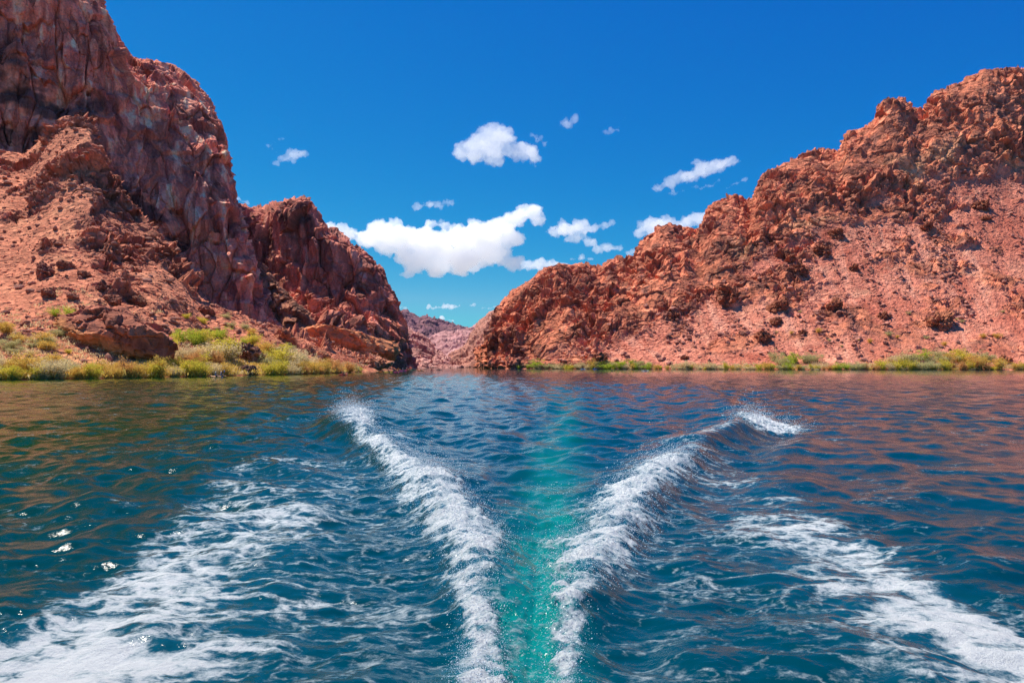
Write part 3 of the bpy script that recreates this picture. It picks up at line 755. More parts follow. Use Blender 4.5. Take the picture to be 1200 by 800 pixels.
    fm0 = N(nt, 'ShaderNodeMath', operation='MULTIPLY'); nt.links.new(ss.outputs[0], fm0.inputs[0]); nt.links.new(gate.outputs[0], fm0.inputs[1])
    fm = N(nt, 'ShaderNodeMath', operation='MAXIMUM'); nt.links.new(fm0.outputs[0], fm.inputs[0]); nt.links.new(q3.outputs[0], fm.inputs[1])
    fb_ = N(nt, 'ShaderNodeBump', Strength=1.0, Distance=0.09); nt.links.new(f1.outputs['Fac'], fb_.inputs['Height'])
    fp = N(nt, 'ShaderNodeBsdfPrincipled', Roughness=0.75); fp.inputs['Base Color'].default_value = (0.47, 0.53, 0.58, 1)
    nt.links.new(fb_.outputs[0], fp.inputs['Normal'])
    fc = N(nt, 'ShaderNodeMix', data_type='RGBA'); fc.inputs['A'].default_value = (0.25, 0.37, 0.41, 1); fc.inputs['B'].default_value = (0.66, 0.685, 0.68, 1)
    fcr = N(nt, 'ShaderNodeMapRange'); fcr.inputs[1].default_value = 0.15; fcr.inputs[2].default_value = 1.0
    nt.links.new(s3.outputs[0], fcr.inputs[0]); nt.links.new(fcr.outputs[0], fc.inputs['Factor']); nt.links.new(fc.outputs['Result'], fp.inputs['Base Color'])
    mx = N(nt, 'ShaderNodeMixShader'); nt.links.new(fm.outputs[0], mx.inputs[0]); nt.links.new(p.outputs[0], mx.inputs[1]); nt.links.new(fp.outputs[0], mx.inputs[2])
    nt.links.new(mx.outputs[0], out.inputs['Surface'])
    o = link('river_water', me, m); o['kind'] = 'structure'
    # ---- spray: drops thrown up along the breaking arms
    zi = np.where(nz)[0]
    w = arms * (0.25 + 0.75 * np.exp(-(dn / 0.5) ** 2)) * (dr[nz] * RR[nz]) ** 0.6 * np.interp(Yn, [5, 10, 30, 37], [1, 1, 1.3, 1.3])
    wv = np.maximum(w, 0); wv /= wv.sum()
    ids = rng.choice(len(wv), 70000, p=wv)
    w2 = wash[nz] * (Yn < 17) * dr[nz] ** 0.6; w2 /= w2.sum()
    ids2 = rng.choice(len(w2), 3500, p=w2)
    ii = zi[np.concatenate([ids, ids2])]
    nn = len(ii)
    up = rng.exponential(1.0, nn) * np.where(np.arange(nn) < 70000, np.interp(Y[ii], [5, 9, 16, 24, 31, 37], [.05, .10, .13, .12, .22, .22]), 0.02)
    base = np.stack([X[ii], Y[ii], h[ii]], -1)
    sc_ = np.interp(Y[ii], [5, 12, 37], [.05, .12, .3])[:, None]
    base[:, :2] += rng.normal(0, 1, (nn, 2)) * sc_
    base[:, 2] += up + 0.004
    rad = np.clip(np.exp(rng.normal(-5.85, 0.5, nn)), .0016, .009) * np.interp(Y[ii], [5, 12, 37], [.75, 1.2, 2.6])
    octa = np.array([[1, 0, 0], [-1, 0, 0], [0, 1, 0], [0, -1, 0], [0, 0, 1], [0, 0, -1]], float)
    of = np.array([[0, 2, 4], [2, 1, 4], [1, 3, 4], [3, 0, 4], [2, 0, 5], [1, 2, 5], [3, 1, 5], [0, 3, 5]])
    st = rng.uniform(.7, 1.6, (nn, 1, 3))
    V = base[:, None, :] + octa[None] * rad[:, None, None] * st
    Fs = of[None] + (np.arange(nn) * 6)[:, None, None]
    sm, snt = new_mat('spray')
    so = N(snt, 'ShaderNodeOutputMaterial'); sp = N(snt, 'ShaderNodeBsdfPrincipled', Roughness=0.25)
    sp.inputs['Base Color'].default_value = (0.6, 0.66, 0.7, 1)
    snt.links.new(sp.outputs[0], so.inputs['Surface'])
    so_ = link('spray', np_mesh('spray', V.reshape(-1, 3), Fs.reshape(-1, 3), True), sm)
    tag(so_, 'white drops of spray flying off the boat wake', 'spray', kind='stuff')
    return o
WAVE_BUMP = 0.10
build_water()
# ================================================================= CLOUDS
def cloud_material():
    m, nt = new_mat('cloud')
    out = N(nt, 'ShaderNodeOutputMaterial')
    v = N(nt, 'ShaderNodeVolumePrincipled')
    v.inputs['Color'].default_value = (1, 1, 1, 1)
    v.inputs['Density'].default_value = CLOUD_DENS
    v.inputs['Anisotropy'].default_value = 0.35
    nt.links.new(v.outputs[0], out.inputs['Volume'])
    m.cycles.homogeneous_volume = True
    return m
CLOUD_DENS = 0.0065
CLOUD = cloud_material()
BASE_Z = 1250.0
def make_cloud(label, puffs, seed, flat=0.5, wisp=0.0):
    """puffs: (px, py, radius px) in the photo, set at the distance where a cloud base at BASE_Z would be seen"""
    rng = random.Random(seed)
    low = max(p[1] + p[2] * 0.8 for p in puffs)
    Yc = BASE_Z * F / max(HY - low, 20)
    bm = bmesh.new()
    wpx = max(p[0] for p in puffs) - min(p[0] for p in puffs) + 20
    s = Yc / F
    chain = list(puffs)
    for i in range(1, len(puffs)):         # keep one connected body
        q0 = min(puffs[:i], key=lambda q: math.hypot(q[0] - puffs[i][0], q[1] - puffs[i][1]) - q[2])
        d0 = math.hypot(q0[0] - puffs[i][0], q0[1] - puffs[i][1])
        for k in range(1, 4):
            f = k / 4; chain.append((q0[0] + (puffs[i][0] - q0[0]) * f, q0[1] + (puffs[i][1] - q0[1]) * f, -max(1.3, 0.55 * min(q0[2], puffs[i][2]))))
    for (px, py, r) in chain:
        if r < 0:
            bmesh.ops.create_icosphere(bm, subdivisions=2, radius=-r * s, matrix=Matrix.Translation(Vector(PX(px, py, Yc))))
            continue
        k = max(4, int(r / 1.5)) if r > 4 else 2
        for q in range(k):
            a = rng.uniform(0, 6.28); d = r * math.sqrt(rng.random()) * 0.85
            rr = r * rng.uniform(0.22, 0.55) if q else r * 0.9
            x, y = px + math.cos(a) * d * 1.15, py + math.sin(a) * d * 0.7
            if q == 0: x, y = px, py
            c = PX(x, y, Yc) + np.array([0, rng.uniform(-0.8, 0.8) * r * s, 0])
            M = Matrix.Translation(Vector(c)) @ Matrix.Diagonal((1.15, 1.0, 0.8, 1))
            bmesh.ops.create_icosphere(bm, subdivisions=2, radius=rr * s, matrix=M)
    me = bpy.data.meshes.new('cloud'); bm.to_mesh(me); bm.free()
    o = bpy.data.objects.new('cloud', me); COL.objects.link(o)
    md = o.modifiers.new('remesh', 'REMESH'); md.mode = 'VOXEL'
    md.voxel_size = max(s * 1.0, wpx * s / 190)
    dg = bpy.context.evaluated_depsgraph_get()
    ev = o.evaluated_get(dg); m2 = ev.to_mesh()
    V = np.empty(len(m2.vertices) * 3, np.float32); m2.vertices.foreach_get('co', V); V = V.reshape(-1, 3)
    Nn = np.empty(len(m2.vertices) * 3, np.float32); m2.vertex_normals.foreach_get('vector', Nn); Nn = Nn.reshape(-1, 3)
    Fq = np.array([tuple(p.vertices) for p in m2.polygons if len(p.vertices) == 4], np.int32)
    ev.to_mesh_clear(); o.modifiers.clear()
    d = fbm(V, 18 * s, 3, seed, 0.55, 'b') * 6.5 * s + fbm(V, 6 * s, 4, seed + 5, 0.65, 'b') * 4.5 * s
    V = V + Nn * d[:, None]
    zb = V[:, 2].min(); zt = V[:, 2].max(); zf = zb + (zt - zb) * 0.10 * flat
    V[:, 2] = np.where(V[:, 2] < zf, zf - (zf - V[:, 2]) * 0.35, V[:, 2])
    me2 = np_mesh('cloud', V, Fq, True)
    o.data = me2; me2.materials.append(CLOUD); bpy.data.meshes.remove(me)
    tag(o, label, 'cloud', 'clouds over the canyon')
    return o

make_cloud('big puffy white cloud standing alone high above the middle of the river', [(542, 178, 14), (560, 172, 20), (578, 166, 22), (590, 158, 14), (600, 178, 12), (615, 180, 16), (628, 188, 9), (580, 185, 12), (556, 186, 10)], 1)
make_cloud('small ragged cloud scrap at the upper right corner of the big lone cloud', [(623, 159, 4), (632, 163, 6), (638, 168, 4)], 2)
make_cloud('small round white cloud, highest of the compact ones', [(661, 146, 6), (669, 143, 7), (673, 140, 4)], 3)
make_cloud('thin broken wisp right of the small round high cloud', [(708, 156, 2.2), (716, 154, 3), (724, 151, 3), (733, 138, 2)], 4)
make_cloud('loose wispy cloud beside the top of the tall left cliff', [(324, 192, 5), (334, 187, 8), (345, 181, 10), (355, 180, 6), (315, 171, 4), (330, 163, 3)], 5)
make_cloud('small white cloud peeping out behind the tall left cliff', [(270, 226, 6), (276, 232, 6), (288, 236, 4), (262, 230, 6)], 6)
make_cloud('small flat white cloud just above the largest cloud', [(490, 242, 4.5), (502, 240, 6), (514, 241, 6), (527, 238, 6)], 7)
make_cloud('largest cloud, a long white bank stretching out from the left peak', [(388, 268, 11), (405, 272, 13), (430, 280, 16), (448, 272, 18), (468, 276, 22), (492, 282, 20), (512, 288, 22), (536, 286, 24), (560, 276, 22), (585, 265, 18), (604, 256, 15), (624, 248, 14), (632, 256, 10), (600, 280, 16), (575, 296, 18),
  (545, 306, 20), (512, 308, 20), (486, 312, 15), (570, 284, 20), (590, 272, 16), (460, 290, 14), (440, 284, 13), (528, 300, 18), (556, 300, 16), (480, 300, 16), (600, 308, 14), (478, 322, 8), (510, 322, 11), (540, 320, 10), (506, 262, 8), (520, 264, 8), (452, 292, 12)], 8, 1.0)
make_cloud('low cloud stub at the right end of the largest cloud, over the right ridge', [(618, 312, 9), (632, 311, 11), (648, 310, 9), (664, 312, 7)], 9)
make_cloud('two lobed white cloud hanging over the middle of the right ridge', [(650, 272, 10), (664, 267, 13), (680, 267, 13), (695, 268, 9), (674, 280, 10), (690, 283, 8), (708, 265, 7), (718, 261, 6)], 10)
make_cloud('narrow pale cloud, first of the small row low over the right ridge', [(672, 303, 4), (682, 302, 5), (692, 303, 4)], 11)
make_cloud('small oval cloud between the two lobed cloud and the right ridge', [(702, 290, 7), (713, 289, 8), (724, 290, 6)], 12)
make_cloud('flat little cloud touching the right ridge beside the oval cloud', [(734, 296, 4), (744, 295, 5), (752, 296, 5), (738, 302, 4)], 13)
make_cloud('long slanting white cloud above the rising right ridge', [(772, 220, 8), (784, 213, 9), (798, 209, 9), (812, 204, 12), (828, 196, 14), (844, 192, 13), (858, 188, 10), (790, 226, 6), (800, 224, 4)], 14)
make_cloud('thin streak of cloud under the long slanting cloud', [(812, 219, 3), (822, 220, 3.5), (834, 217, 4), (842, 212, 3)], 15)
make_cloud('faint short wisp between the slanting cloud and the right ridge', [(852, 221, 3), (862, 215, 2.5), (872, 211, 3)], 16)
make_cloud('rounded white cloud resting on the knoll of the right ridge', [(750, 271, 9), (764, 265, 15), (780, 263, 14), (794, 267, 10), (770, 275, 11)], 17)
make_cloud('white cloud half hidden behind the right ridge next to the rounded cloud', [(804, 263, 10), (816, 257, 13), (830, 255, 12), (826, 268, 11)], 18)
make_cloud('tiny cloud tucked against the right ridge above the half hidden cloud', [(838, 240, 4), (843, 238, 5), (846, 242, 4)], 19)
make_cloud('low flat cloud above the far purple ridge', [(504, 361, 3.5), (512, 361, 4.5), (521, 360, 4.5), (532, 359, 4), (538, 359, 3)], 20)
make_cloud('low cloud lying on top of the far purple ridge', [(512, 374, 3), (519, 373, 4), (527, 375, 3.5)], 21)
make_cloud('tiny cloud dot right of the low flat cloud', [(550, 358, 2.4), (556, 357, 3)], 22)
make_cloud('pair of tiny cloud specks beside the left cliff edge', [(466, 361, 3), (472, 360, 2.5), (479, 361, 2)], 23)
make_cloud('faint flat cloud streak above the notch of the canyon', [(566, 361, 1.8), (574, 361, 2.2), (580, 360, 1.8)], 24)
# ================================================================= BOULDERS
def superq(u, e): return np.sign(u) * np.abs(u) ** e
ICO = {}
def ico(sub):
    if sub not in ICO:
        bm = bmesh.new(); bmesh.ops.create_icosphere(bm, subdivisions=sub, radius=1)
        ICO[sub] = (np.array([v.co[:] for v in bm.verts]), np.array([[v.index for v in f.verts] for f in bm.faces])); bm.free()
    return ICO[sub]

def rot_y(a):
    c_, s_ = math.cos(a), math.sin(a)
    return np.array([[c_, 0, s_], [0, 1, 0], [-s_, 0, c_]])
def rot_z(a):
    c_, s_ = math.cos(a), math.sin(a)
    return np.array([[c_, -s_, 0], [s_, c_, 0], [0, 0, 1]])

def facet_hull(V, seed, cuts=16, lo=0.62, hi=0.98):
    """radial shape of a convex stone split along random planes"""
    rg = np.random.default_rng(seed); n = rg.normal(0, 1, (cuts, 3)); n /= np.linalg.norm(n, axis=1, keepdims=True)
    d = rg.uniform(lo, hi, cuts)
    U = V / np.linalg.norm(V, axis=1, keepdims=True)
    dots = U @ n.T
    r = np.where(dots > 0.05, d[None] / np.maximum(dots, 0.05), 9).min(1)
    return U * np.minimum(r, 1.25)[:, None]

def boulder_mesh(half, seed, box=0.62, rough=0.16, sub=5, base=(0.33, 0.14, 0.095), alt=(0.20, 0.085, 0.07), under=None, tilt=0.0, yaw=0.0):
    V, Fc = ico(sub)
    V = facet_hull(V, seed * 31 + 5, 26 if sub > 5 else 18, 0.74, 0.98); V = V / (np.abs(V).max(0))
    half = np.array(half, float)
    nrm = ico(sub)[0]
    P = (V * half).astype(np.float32)
    s = float(np.min(half))
    d = cells(P + seed * 13.7, s * 0.95, seed)[0] * s * rough * 0.9
    c2, r2, _ = cells(P + seed * 7.7, s * 0.36, seed + 1)
    d = d + c2 * s * rough * 0.7 + fbm(P + seed, s * 0.5, 5, seed + 2, 0.6, 'r') * s * rough * 0.25
    P = P + nrm * d[:, None]
    c = np.empty((len(P), 3), np.float32); c[:] = base
    c = mixc(c, alt, sstep(-0.05, 0.3, fbm(P + seed, s * 0.9, 5, seed + 6, 0.62)))
    if under is not None:
        c = mixc(c, under, sstep(0.05, -0.35, P[:, 2] / half[2] + 0.35 * fbm(P, s, 4, seed + 8)) * 0.85)
    c *= (0.75 + 0.5 * r2)[:, None]
    P = P @ (rot_z(yaw) @ rot_y(tilt)).T
    return np_mesh('boulder', P, Fc, False, c * np.array([1.15, 0.98, 0.8], np.float32))

def boulder(sheet, px, py, hw, hh, label, seed, tilt=0, yaw=0, depth=None, dY=0.0, group=None, name='boulder', **kw):
    pt, nn_ = sheet.at(px, py)
    Yb = float(pt[1]) + dY
    s = Yb / F
    half = (hw * s, depth if depth else 0.5 * (hw + hh) * s, hh * s)
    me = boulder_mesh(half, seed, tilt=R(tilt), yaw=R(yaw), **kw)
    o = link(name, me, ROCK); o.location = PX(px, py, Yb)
    tag(o, label, 'boulder', group)
    return o

boulder(T, 142, 392, 72, 30, 'biggest boulder, a long tilted red slab with an orange hollow underside', 11, tilt=21, yaw=-8, depth=8, dY=-7, sub=6, box=0.7, rough=0.15, base=(0.42, 0.165, 0.115), alt=(0.27, 0.105, 0.08), under=(0.62, 0.29, 0.12))
boulder(T, 52, 321, 11, 15, 'blocky brown boulder perched on the slope with a dark shaded right side', 12, tilt=-20, yaw=20, box=0.5, rough=0.2, base=(0.30, 0.125, 0.085))
boulder(T, 57, 345, 9, 9, 'red boulder just below the perched blocky boulder', 13, tilt=25, box=0.6, rough=0.2)
boulder(T, 78, 312, 11, 6, 'flat topped rock right of the perched blocky boulder', 14, tilt=15, box=0.6, rough=0.2)
boulder(T, 98, 322, 9, 5, 'low rounded rock on the slope above the biggest boulder', 15, tilt=12, box=0.7, rough=0.2)
boulder(T, 121, 338, 8, 9, 'dark split rock up slope of the biggest boulder', 16, tilt=-12, box=0.55, rough=0.25, base=(0.24, 0.10, 0.075))
boulder(T, 133, 352, 11, 7, 'wedge shaped rock between the split rock and the cracked block', 17, tilt=18, box=0.6, rough=0.22)
boulder(T, 160, 356, 15, 12, 'cracked square block of rock right behind the biggest boulder', 18, tilt=10, yaw=15, box=0.45, rough=0.2, base=(0.34, 0.15, 0.09), alt=(0.2, 0.085, 0.06))
boulder(T, 85, 348, 8, 5, 'small red rock between the perched boulder and the biggest boulder', 19, tilt=20, box=0.6, rough=0.2)
boulder(T, 242, 366, 9, 6, 'dark jumbled rock at the foot of the shaded cliff', 20, tilt=15, box=0.55, rough=0.3, base=(0.27, 0.11, 0.08))
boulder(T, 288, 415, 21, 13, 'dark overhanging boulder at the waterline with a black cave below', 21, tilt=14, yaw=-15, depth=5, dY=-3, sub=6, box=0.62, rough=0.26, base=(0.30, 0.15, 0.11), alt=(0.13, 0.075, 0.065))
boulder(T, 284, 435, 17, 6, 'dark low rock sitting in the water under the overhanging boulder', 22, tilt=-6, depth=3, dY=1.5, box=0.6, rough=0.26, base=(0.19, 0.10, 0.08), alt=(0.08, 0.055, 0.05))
boulder(T, 334, 398, 13, 12, 'red rounded boulder left of the orange outcrop', 23, tilt=15, box=0.6, rough=0.24, base=(0.37, 0.16, 0.10))
boulder(T, 316, 411, 7, 5, 'small rock among the shrubs right of the overhanging boulder', 24, tilt=5, box=0.6, rough=0.24)
boulder(T, 361, 412, 9, 7, 'pinkish boulder tucked under the left end of the orange outcrop', 25, tilt=8, box=0.65, rough=0.2, base=(0.42, 0.2, 0.13), alt=(0.36, 0.16, 0.11))
boulder(T, 376, 416, 12, 6, 'smooth flat pale rock under the orange outcrop', 26, tilt=6, box=0.7, rough=0.14, base=(0.46, 0.21, 0.13), alt=(0.40, 0.18, 0.11))
boulder(T, 408, 403, 60, 20, 'long orange rock outcrop sloping down to a rounded nose over the river', 27, tilt=11, yaw=12, depth=10, dY=-14, sub=6, box=0.66, rough=0.13, name='rock_outcrop', base=(0.58, 0.25, 0.13), alt=(0.46, 0.18, 0.10))
boulder(T, 432, 425, 28, 9, 'broken rocky foot of the orange outcrop meeting the water', 28, tilt=5, yaw=10, depth=7, dY=2, sub=6, box=0.75, rough=0.34, name='rock_outcrop', base=(0.54, 0.27, 0.18), alt=(0.30, 0.15, 0.11))
boulder(T, 444, 413, 21, 9, 'smooth overhanging nose at the right end of the orange outcrop', 29, tilt=20, yaw=10, depth=6, dY=-16, sub=5, box=0.8, rough=0.16, name='rock_outcrop', base=(0.60, 0.26, 0.14), alt=(0.5, 0.21, 0.12))

RB = [(855, 348, 12, 16, -15, 'large dark boulder with a shadowed left face halfway up the right slope'),
      (934, 318, 14, 9, -30, 'dark slab just up slope of the large dark boulder'),
      (962, 296, 8, 10, -25, 'dark upright block below the tan cliff band'),
      (979, 275, 9, 8, -10, 'grey brown block at the foot of the tan cliff'),
      (920, 302, 10, 12, 0, 'knobbly dark rock left of the upright block'),
      (1001, 316, 6, 5, -20, 'small dark rock right of the dark slab'),
      (912, 360, 13, 7, -25, 'row of fused dark rocks on the scree below the large dark boulder'),
      (978, 358, 7, 7, -15, 'lone dark rock in the middle of the pink scree'),
      (893, 397, 8, 9, -25, 'dark boulder low on the scree near the green shrubs'),
      (908, 380, 11, 6, -28, 'dark ledge rock above the low dark boulder'),
      (940, 391, 6, 4, -20, 'reddish rock right of the low dark boulder'),
      (803, 420, 5, 3.5, -8, 'small black rock just above the waterline shrubs'),
      (1035, 371, 9, 5, -35, 'reddish ledge poking out of the right scree'),
      (1148, 243, 10, 7, -15, 'block below the tan cliff near the right edge of the slope'),
      (1154, 257, 7, 4, 0, 'grey flat stone beneath the right block'),
      (1085, 268, 9, 6, -40, 'dark crag on the upper right scree'),
      (1100, 378, 20, 10, -20, 'wide low crag of broken red rock above the tall right shrubs'),
      (1178, 424, 7, 8, -10, 'pale knob of rock among the shrubs at the right waterline'),
      (790, 372, 8, 6, -20, 'brown block at the left end of the right scree'),
      (702, 423, 13, 8, -25, 'dark red rock spur just above the first straw coloured shrubs'),
      (668, 429, 5, 3, 0, 'small dark rock at the river edge below the right crag')]
for i, (px, py, hw, hh, tl, lab) in enumerate(RB):
    boulder(Rm, px, py, hw, hh, lab, 60 + i, tilt=tl, yaw=(i * 37) % 50 - 25, box=0.75, rough=0.42, sub=5, dY=2.0,
            base=(0.40, 0.17, 0.10) if i in (16, 17) else (0.30, 0.115, 0.07), alt=(0.19, 0.08, 0.06))

# loose scree: thousands of small stones lying on the slopes
def scree(sheet, name, label, count, wfun, rmin, rmax, seed, base):
    rng = np.random.default_rng(seed)
    w = np.maximum(wfun(sheet), 0) * (sheet.py < HY + 20) * (sheet.px > -250) * (sheet.px < 1450)
    a = np.linalg.norm(np.cross(np.gradient(sheet.G, axis=1), np.gradient(sheet.G, axis=0)), axis=-1).ravel()
    w = w * a; w /= w.sum()
    ids = rng.choice(len(w), count, p=w)
    V0, F0 = ico(2); nV = len(V0)
    r = rmin * (rmax / rmin) ** (rng.random(count) ** 3.2)
    shapes = []
    for k in range(12):
        shapes.append(facet_hull(V0, seed * 17 + k, 9, 0.5, 0.95) * np.array([1, .8, .62]))
    S = np.array(shapes)[rng.integers(0, 12, count)]
    th = rng.uniform(0, 6.28, count); cz, sz_ = np.cos(th), np.sin(th)
    st_ = rng.uniform(.7, 1.4, (count, 1, 3))
    S = S * st_
    X_ = S[..., 0] * cz[:, None] - S[..., 1] * sz_[:, None]; Y_ = S[..., 0] * sz_[:, None] + S[..., 1] * cz[:, None]
    S = np.stack([X_, Y_, S[..., 2]], -1) * r[:, None, None]
    V = S + sheet.P[ids][:, None, :] + sheet.n[ids][:, None, :] * (r * 0.25)[:, None, None]
    Fs = F0[None] + (np.arange(count) * nV)[:, None, None]
    c = np.array(base, np.float32)[None] * (0.55 + 0.7 * rng.random((count, 1)) * 0.8).astype(np.float32)
    c = np.repeat(c, nV, 0)
    o = link(name, np_mesh(name, V.reshape(-1, 3), Fs.reshape(-1, 3), False, c), ROCK)
    tag(o, label, 'scree', kind='stuff')
scree(T, 'scree', 'loose red stones scattered down the left slope', 6500, lambda s: sstep(4.9, 3.9, s.vt) * sstep(1.1, 1.6, s.vt) * (0.25 + sstep(-.05, .25, fbm(s.P, 14, 3, 900))), 0.2, 1.3, 31, (0.50, 0.22, 0.145))
scree(Rm, 'scree', 'loose pink stones scattered down the right slope', 9000, lambda s: sstep(4.8, 3.9, s.vt) * sstep(1.1, 1.6, s.vt) * (0.06 + sstep(0, .3, fbm(np.stack([s.ut * 1.1 + s.vt * 1.3, s.vt * 0.42, 0 * s.ut], -1), 0.9, 4, 905)) ** 1.5), 0.3, 1.9, 33, (0.50, 0.21, 0.15))

# ================================================================= SHRUBS
def leaf_mat(name, col, col2):
    m, nt = new_mat(name)
    out = N(nt, 'ShaderNodeOutputMaterial')
    geo = N(nt, 'ShaderNodeNewGeometry')
    n1 = N(nt, 'ShaderNodeTexNoise', Scale=1.3, Detail=2.0); nt.links.new(geo.outputs['Position'], n1.inputs['Vector'])
    ad = N(nt, 'ShaderNodeMath', operation='MULTIPLY_ADD'); ad.inputs[1].default_value = 0.6
    nt.links.new(geo.outputs['Random Per Island'], ad.inputs[0])
    sb = N(nt, 'ShaderNodeMath', operation='SUBTRACT'); sb.inputs[1].default_value = 0.3; nt.links.new(n1.outputs['Fac'], sb.inputs[0]); nt.links.new(sb.outputs[0], ad.inputs[2])
    mx = N(nt, 'ShaderNodeMix', data_type='RGBA'); mx.inputs['A'].default_value = (*col, 1); mx.inputs['B'].default_value = (*col2, 1)
    nt.links.new(ad.outputs[0], mx.inputs['Factor'])
    d = N(nt, 'ShaderNodeBsdfDiffuse'); t = N(nt, 'ShaderNodeBsdfTranslucent')
    nt.links.new(mx.outputs['Result'], d.inputs['Color']); nt.links.new(mx.outputs['Result'], t.inputs['Color'])
    ms = N(nt, 'ShaderNodeMixShader'); ms.inputs[0].default_value = 0.42
    nt.links.new(d.outputs[0], ms.inputs[1]); nt.links.new(t.outputs[0], ms.inputs[2]); nt.links.new(ms.outputs[0], out.inputs['Surface'])
    return m
STEM = plain('grey_brown_bark', (0.16, 0.10, 0.07), 0.9, 0.1)
KINDS = {
 'golden': ('golden yellow', leaf_mat('golden_leaves', (0.70, 0.44, 0.07), (0.78, 0.56, 0.16)), 0),
 'green': ('bright green', leaf_mat('green_leaves', (0.40, 0.52, 0.05), (0.58, 0.60, 0.07)), 1),
 'yellowgreen': ('yellow green', leaf_mat('yellow_green_leaves', (0.64, 0.55, 0.05), (0.75, 0.62, 0.11)), 0),
 'straw': ('pale straw', leaf_mat('straw_leaves', (0.72, 0.55, 0.28), (0.78, 0.64, 0.36)), 1),
 'rust': ('rusty orange', leaf_mat('rusty_leaves', (0.64, 0.30, 0.09), (0.74, 0.44, 0.16)), 0),
 'sage': ('dull sage', leaf_mat('sage_leaves', (0.50, 0.46, 0.18), (0.62, 0.54, 0.27)), 1),
}
def bush_meshes(seed, feather):
    rng = np.random.default_rng(seed)
    ns = 16
    stems = []; pts = []
    for i in range(ns):
        a = rng.uniform(0, 6.28); lean = rng.uniform(0.1, 0.75) * (0.8 if feather == 0 else 1.0); hh = rng.uniform(0.5, 0.98) * (1 - 0.3 * lean)
        t = np.linspace(0, 1, 7)
        x = np.cos(a) * lean * t ** 1.3 * 0.75; y = np.sin(a) * lean * t ** 1.3 * 0.75; z = hh * (t - 0.18 * lean * t * t)
        C = np.stack([x, y, z], -1) + rng.normal(0, 0.015, (7, 3)) * t[:, None]
        stems.append(C)
        for q in range(7):
            tt = rng.uniform(0.12, 1.0); k = int(tt * 6 * .999); f = tt * 6 - k
            c0 = C[k] * (1 - f) + C[k + 1] * f
            off = rng.normal(0, 0.075, 3); off[2] *= 0.7
            pts.append((c0 + off, (C[-1] - C[0]) / np.linalg.norm(C[-1] - C[0])))
    # leaf sprays round the points
    per = 26; Vq = []
    for c0, dr_ in pts:
        s = rng.uniform(0.04, 0.085)
        q = rng.normal(0, 1, (per, 3)) * s * np.array([1, 1, 0.9]) + c0
        q[:, 2] = np.abs(q[:, 2])
        ln = rng.uniform(0.020, 0.045, per) if feather == 0 else rng.uniform(0.018, 0.032, per)
        ax = dr_[None] * (1.2 if feather == 0 else 0.5) + rng.normal(0, 0.6, (per, 3)); ax /= np.linalg.norm(ax, axis=1, keepdims=True)
        sd = np.cross(ax, rng.normal(0, 1, (per, 3))); sd /= np.linalg.norm(sd, axis=1, keepdims=True)
        wd_ = ln * (0.38 if feather == 0 else 0.6)
        a0 = q - ax * ln[:, None] * 0.6; a1 = q + sd * wd_[:, None]; a2 = q + ax * ln[:, None]; a3 = q - sd * wd_[:, None]
        Vq.append(np.stack([a0, a1, a2, a3], 1))
    Vq = np.concatenate(Vq).reshape(-1, 3)
    fol = np_mesh('foliage', Vq, np.arange(len(Vq)).reshape(-1, 4), False)
    SV = []; SF = []; b = 0
    for C in stems:
        for k, p in enumerate(C):
            r_ = 0.010 * (1 - 0.75 * k / 6)
            for j in range(3):
                SV.append(p + r_ * np.array([math.cos(j * 2.094), math.sin(j * 2.094), 0]))
        for k in range(6):
            for j in range(3):
                SF.append([b + k * 3 + j, b + k * 3 + (j + 1) % 3, b + k * 3 + 3 + (j + 1) % 3, b + k * 3 + 3 + j])
        b += 21
    return fol, np_mesh('stems', np.array(SV), np.array(SF), True)
PROTO = {}
for ki, (k, (nm, mt, ft)) in enumerate(KINDS.items()):
    for v in range(2):
        f_, s_ = bush_meshes(100 + ki * 5 + v, ft)
        f_.materials.append(mt); s_.materials.append(STEM)
        PROTO[(k, v)] = (f_, s_)
SHRUBS = []
def shrub(sheet, px, py, hpx, kind, zone, wide=1.15):
    pt, nn_ = sheet.at(px, py, 1.5)
    SHRUBS.append((px, py, pt, hpx * rs.uniform(0.85, 1.5) * float(pt[1]) / F, kind, zone, wide))
rs = random.Random(3)
def strip(sheet, x0, x1, y0, y1, n, h0, h1, kinds, zone, wide=1.2):
    """y0..y1: rows above the local waterline"""
    for i in range(n):
        x = x0 + (x1 - x0) * (i + rs.uniform(0.15, 0.85)) / n
        wl = HY + CAM_H * F / float(np.interp(x, WX, WY)) if sheet is T else HY + CAM_H * F / float(np.interp(x, xs, Yw))
        shrub(sheet, x, wl - rs.uniform(y0, y1), rs.uniform(h0, h1), rs.choice(kinds), zone, wide)
WX = [p[0] for p in rows_T0]; WY = [p[2] for p in rows_T0]
g, yg, st_, ru, gn, sa = 'golden', 'yellowgreen', 'straw', 'rust', 'green', 'sage'
Z1 = 'on the shore left of the biggest boulder'
strip(T, -30, 80, 0.8, 2.5, 9, 13, 22, [yg, g, g, st_, yg], Z1)
strip(T, -60, 82, 6, 12, 9, 15, 24, [sa, st_, sa, g], 'in second bank row left of the biggest boulder')
strip(T, -20, 75, 28, 60, 11, 8, 13, [g, g, sa, g], 'on bare slope left of the biggest boulder', 1.5)
strip(T, 84, 195, 0.5, 1.8, 10, 12, 20, [yg, g, g, ru, g], 'on the shore before the biggest boulder')
strip(T, 95, 190, 4, 8, 6, 12, 18, [g, ru, g, st_], 'in the second row before the biggest boulder')
strip(T, 196, 272, 0.8, 2.5, 8, 14, 21, [yg, yg, g, st_], 'on the shore between biggest and overhanging boulders')
strip(T, 200, 272, 8, 20, 9, 18, 26, [st_, st_, ru, sa, yg], 'in the thicket between biggest and overhanging boulders')
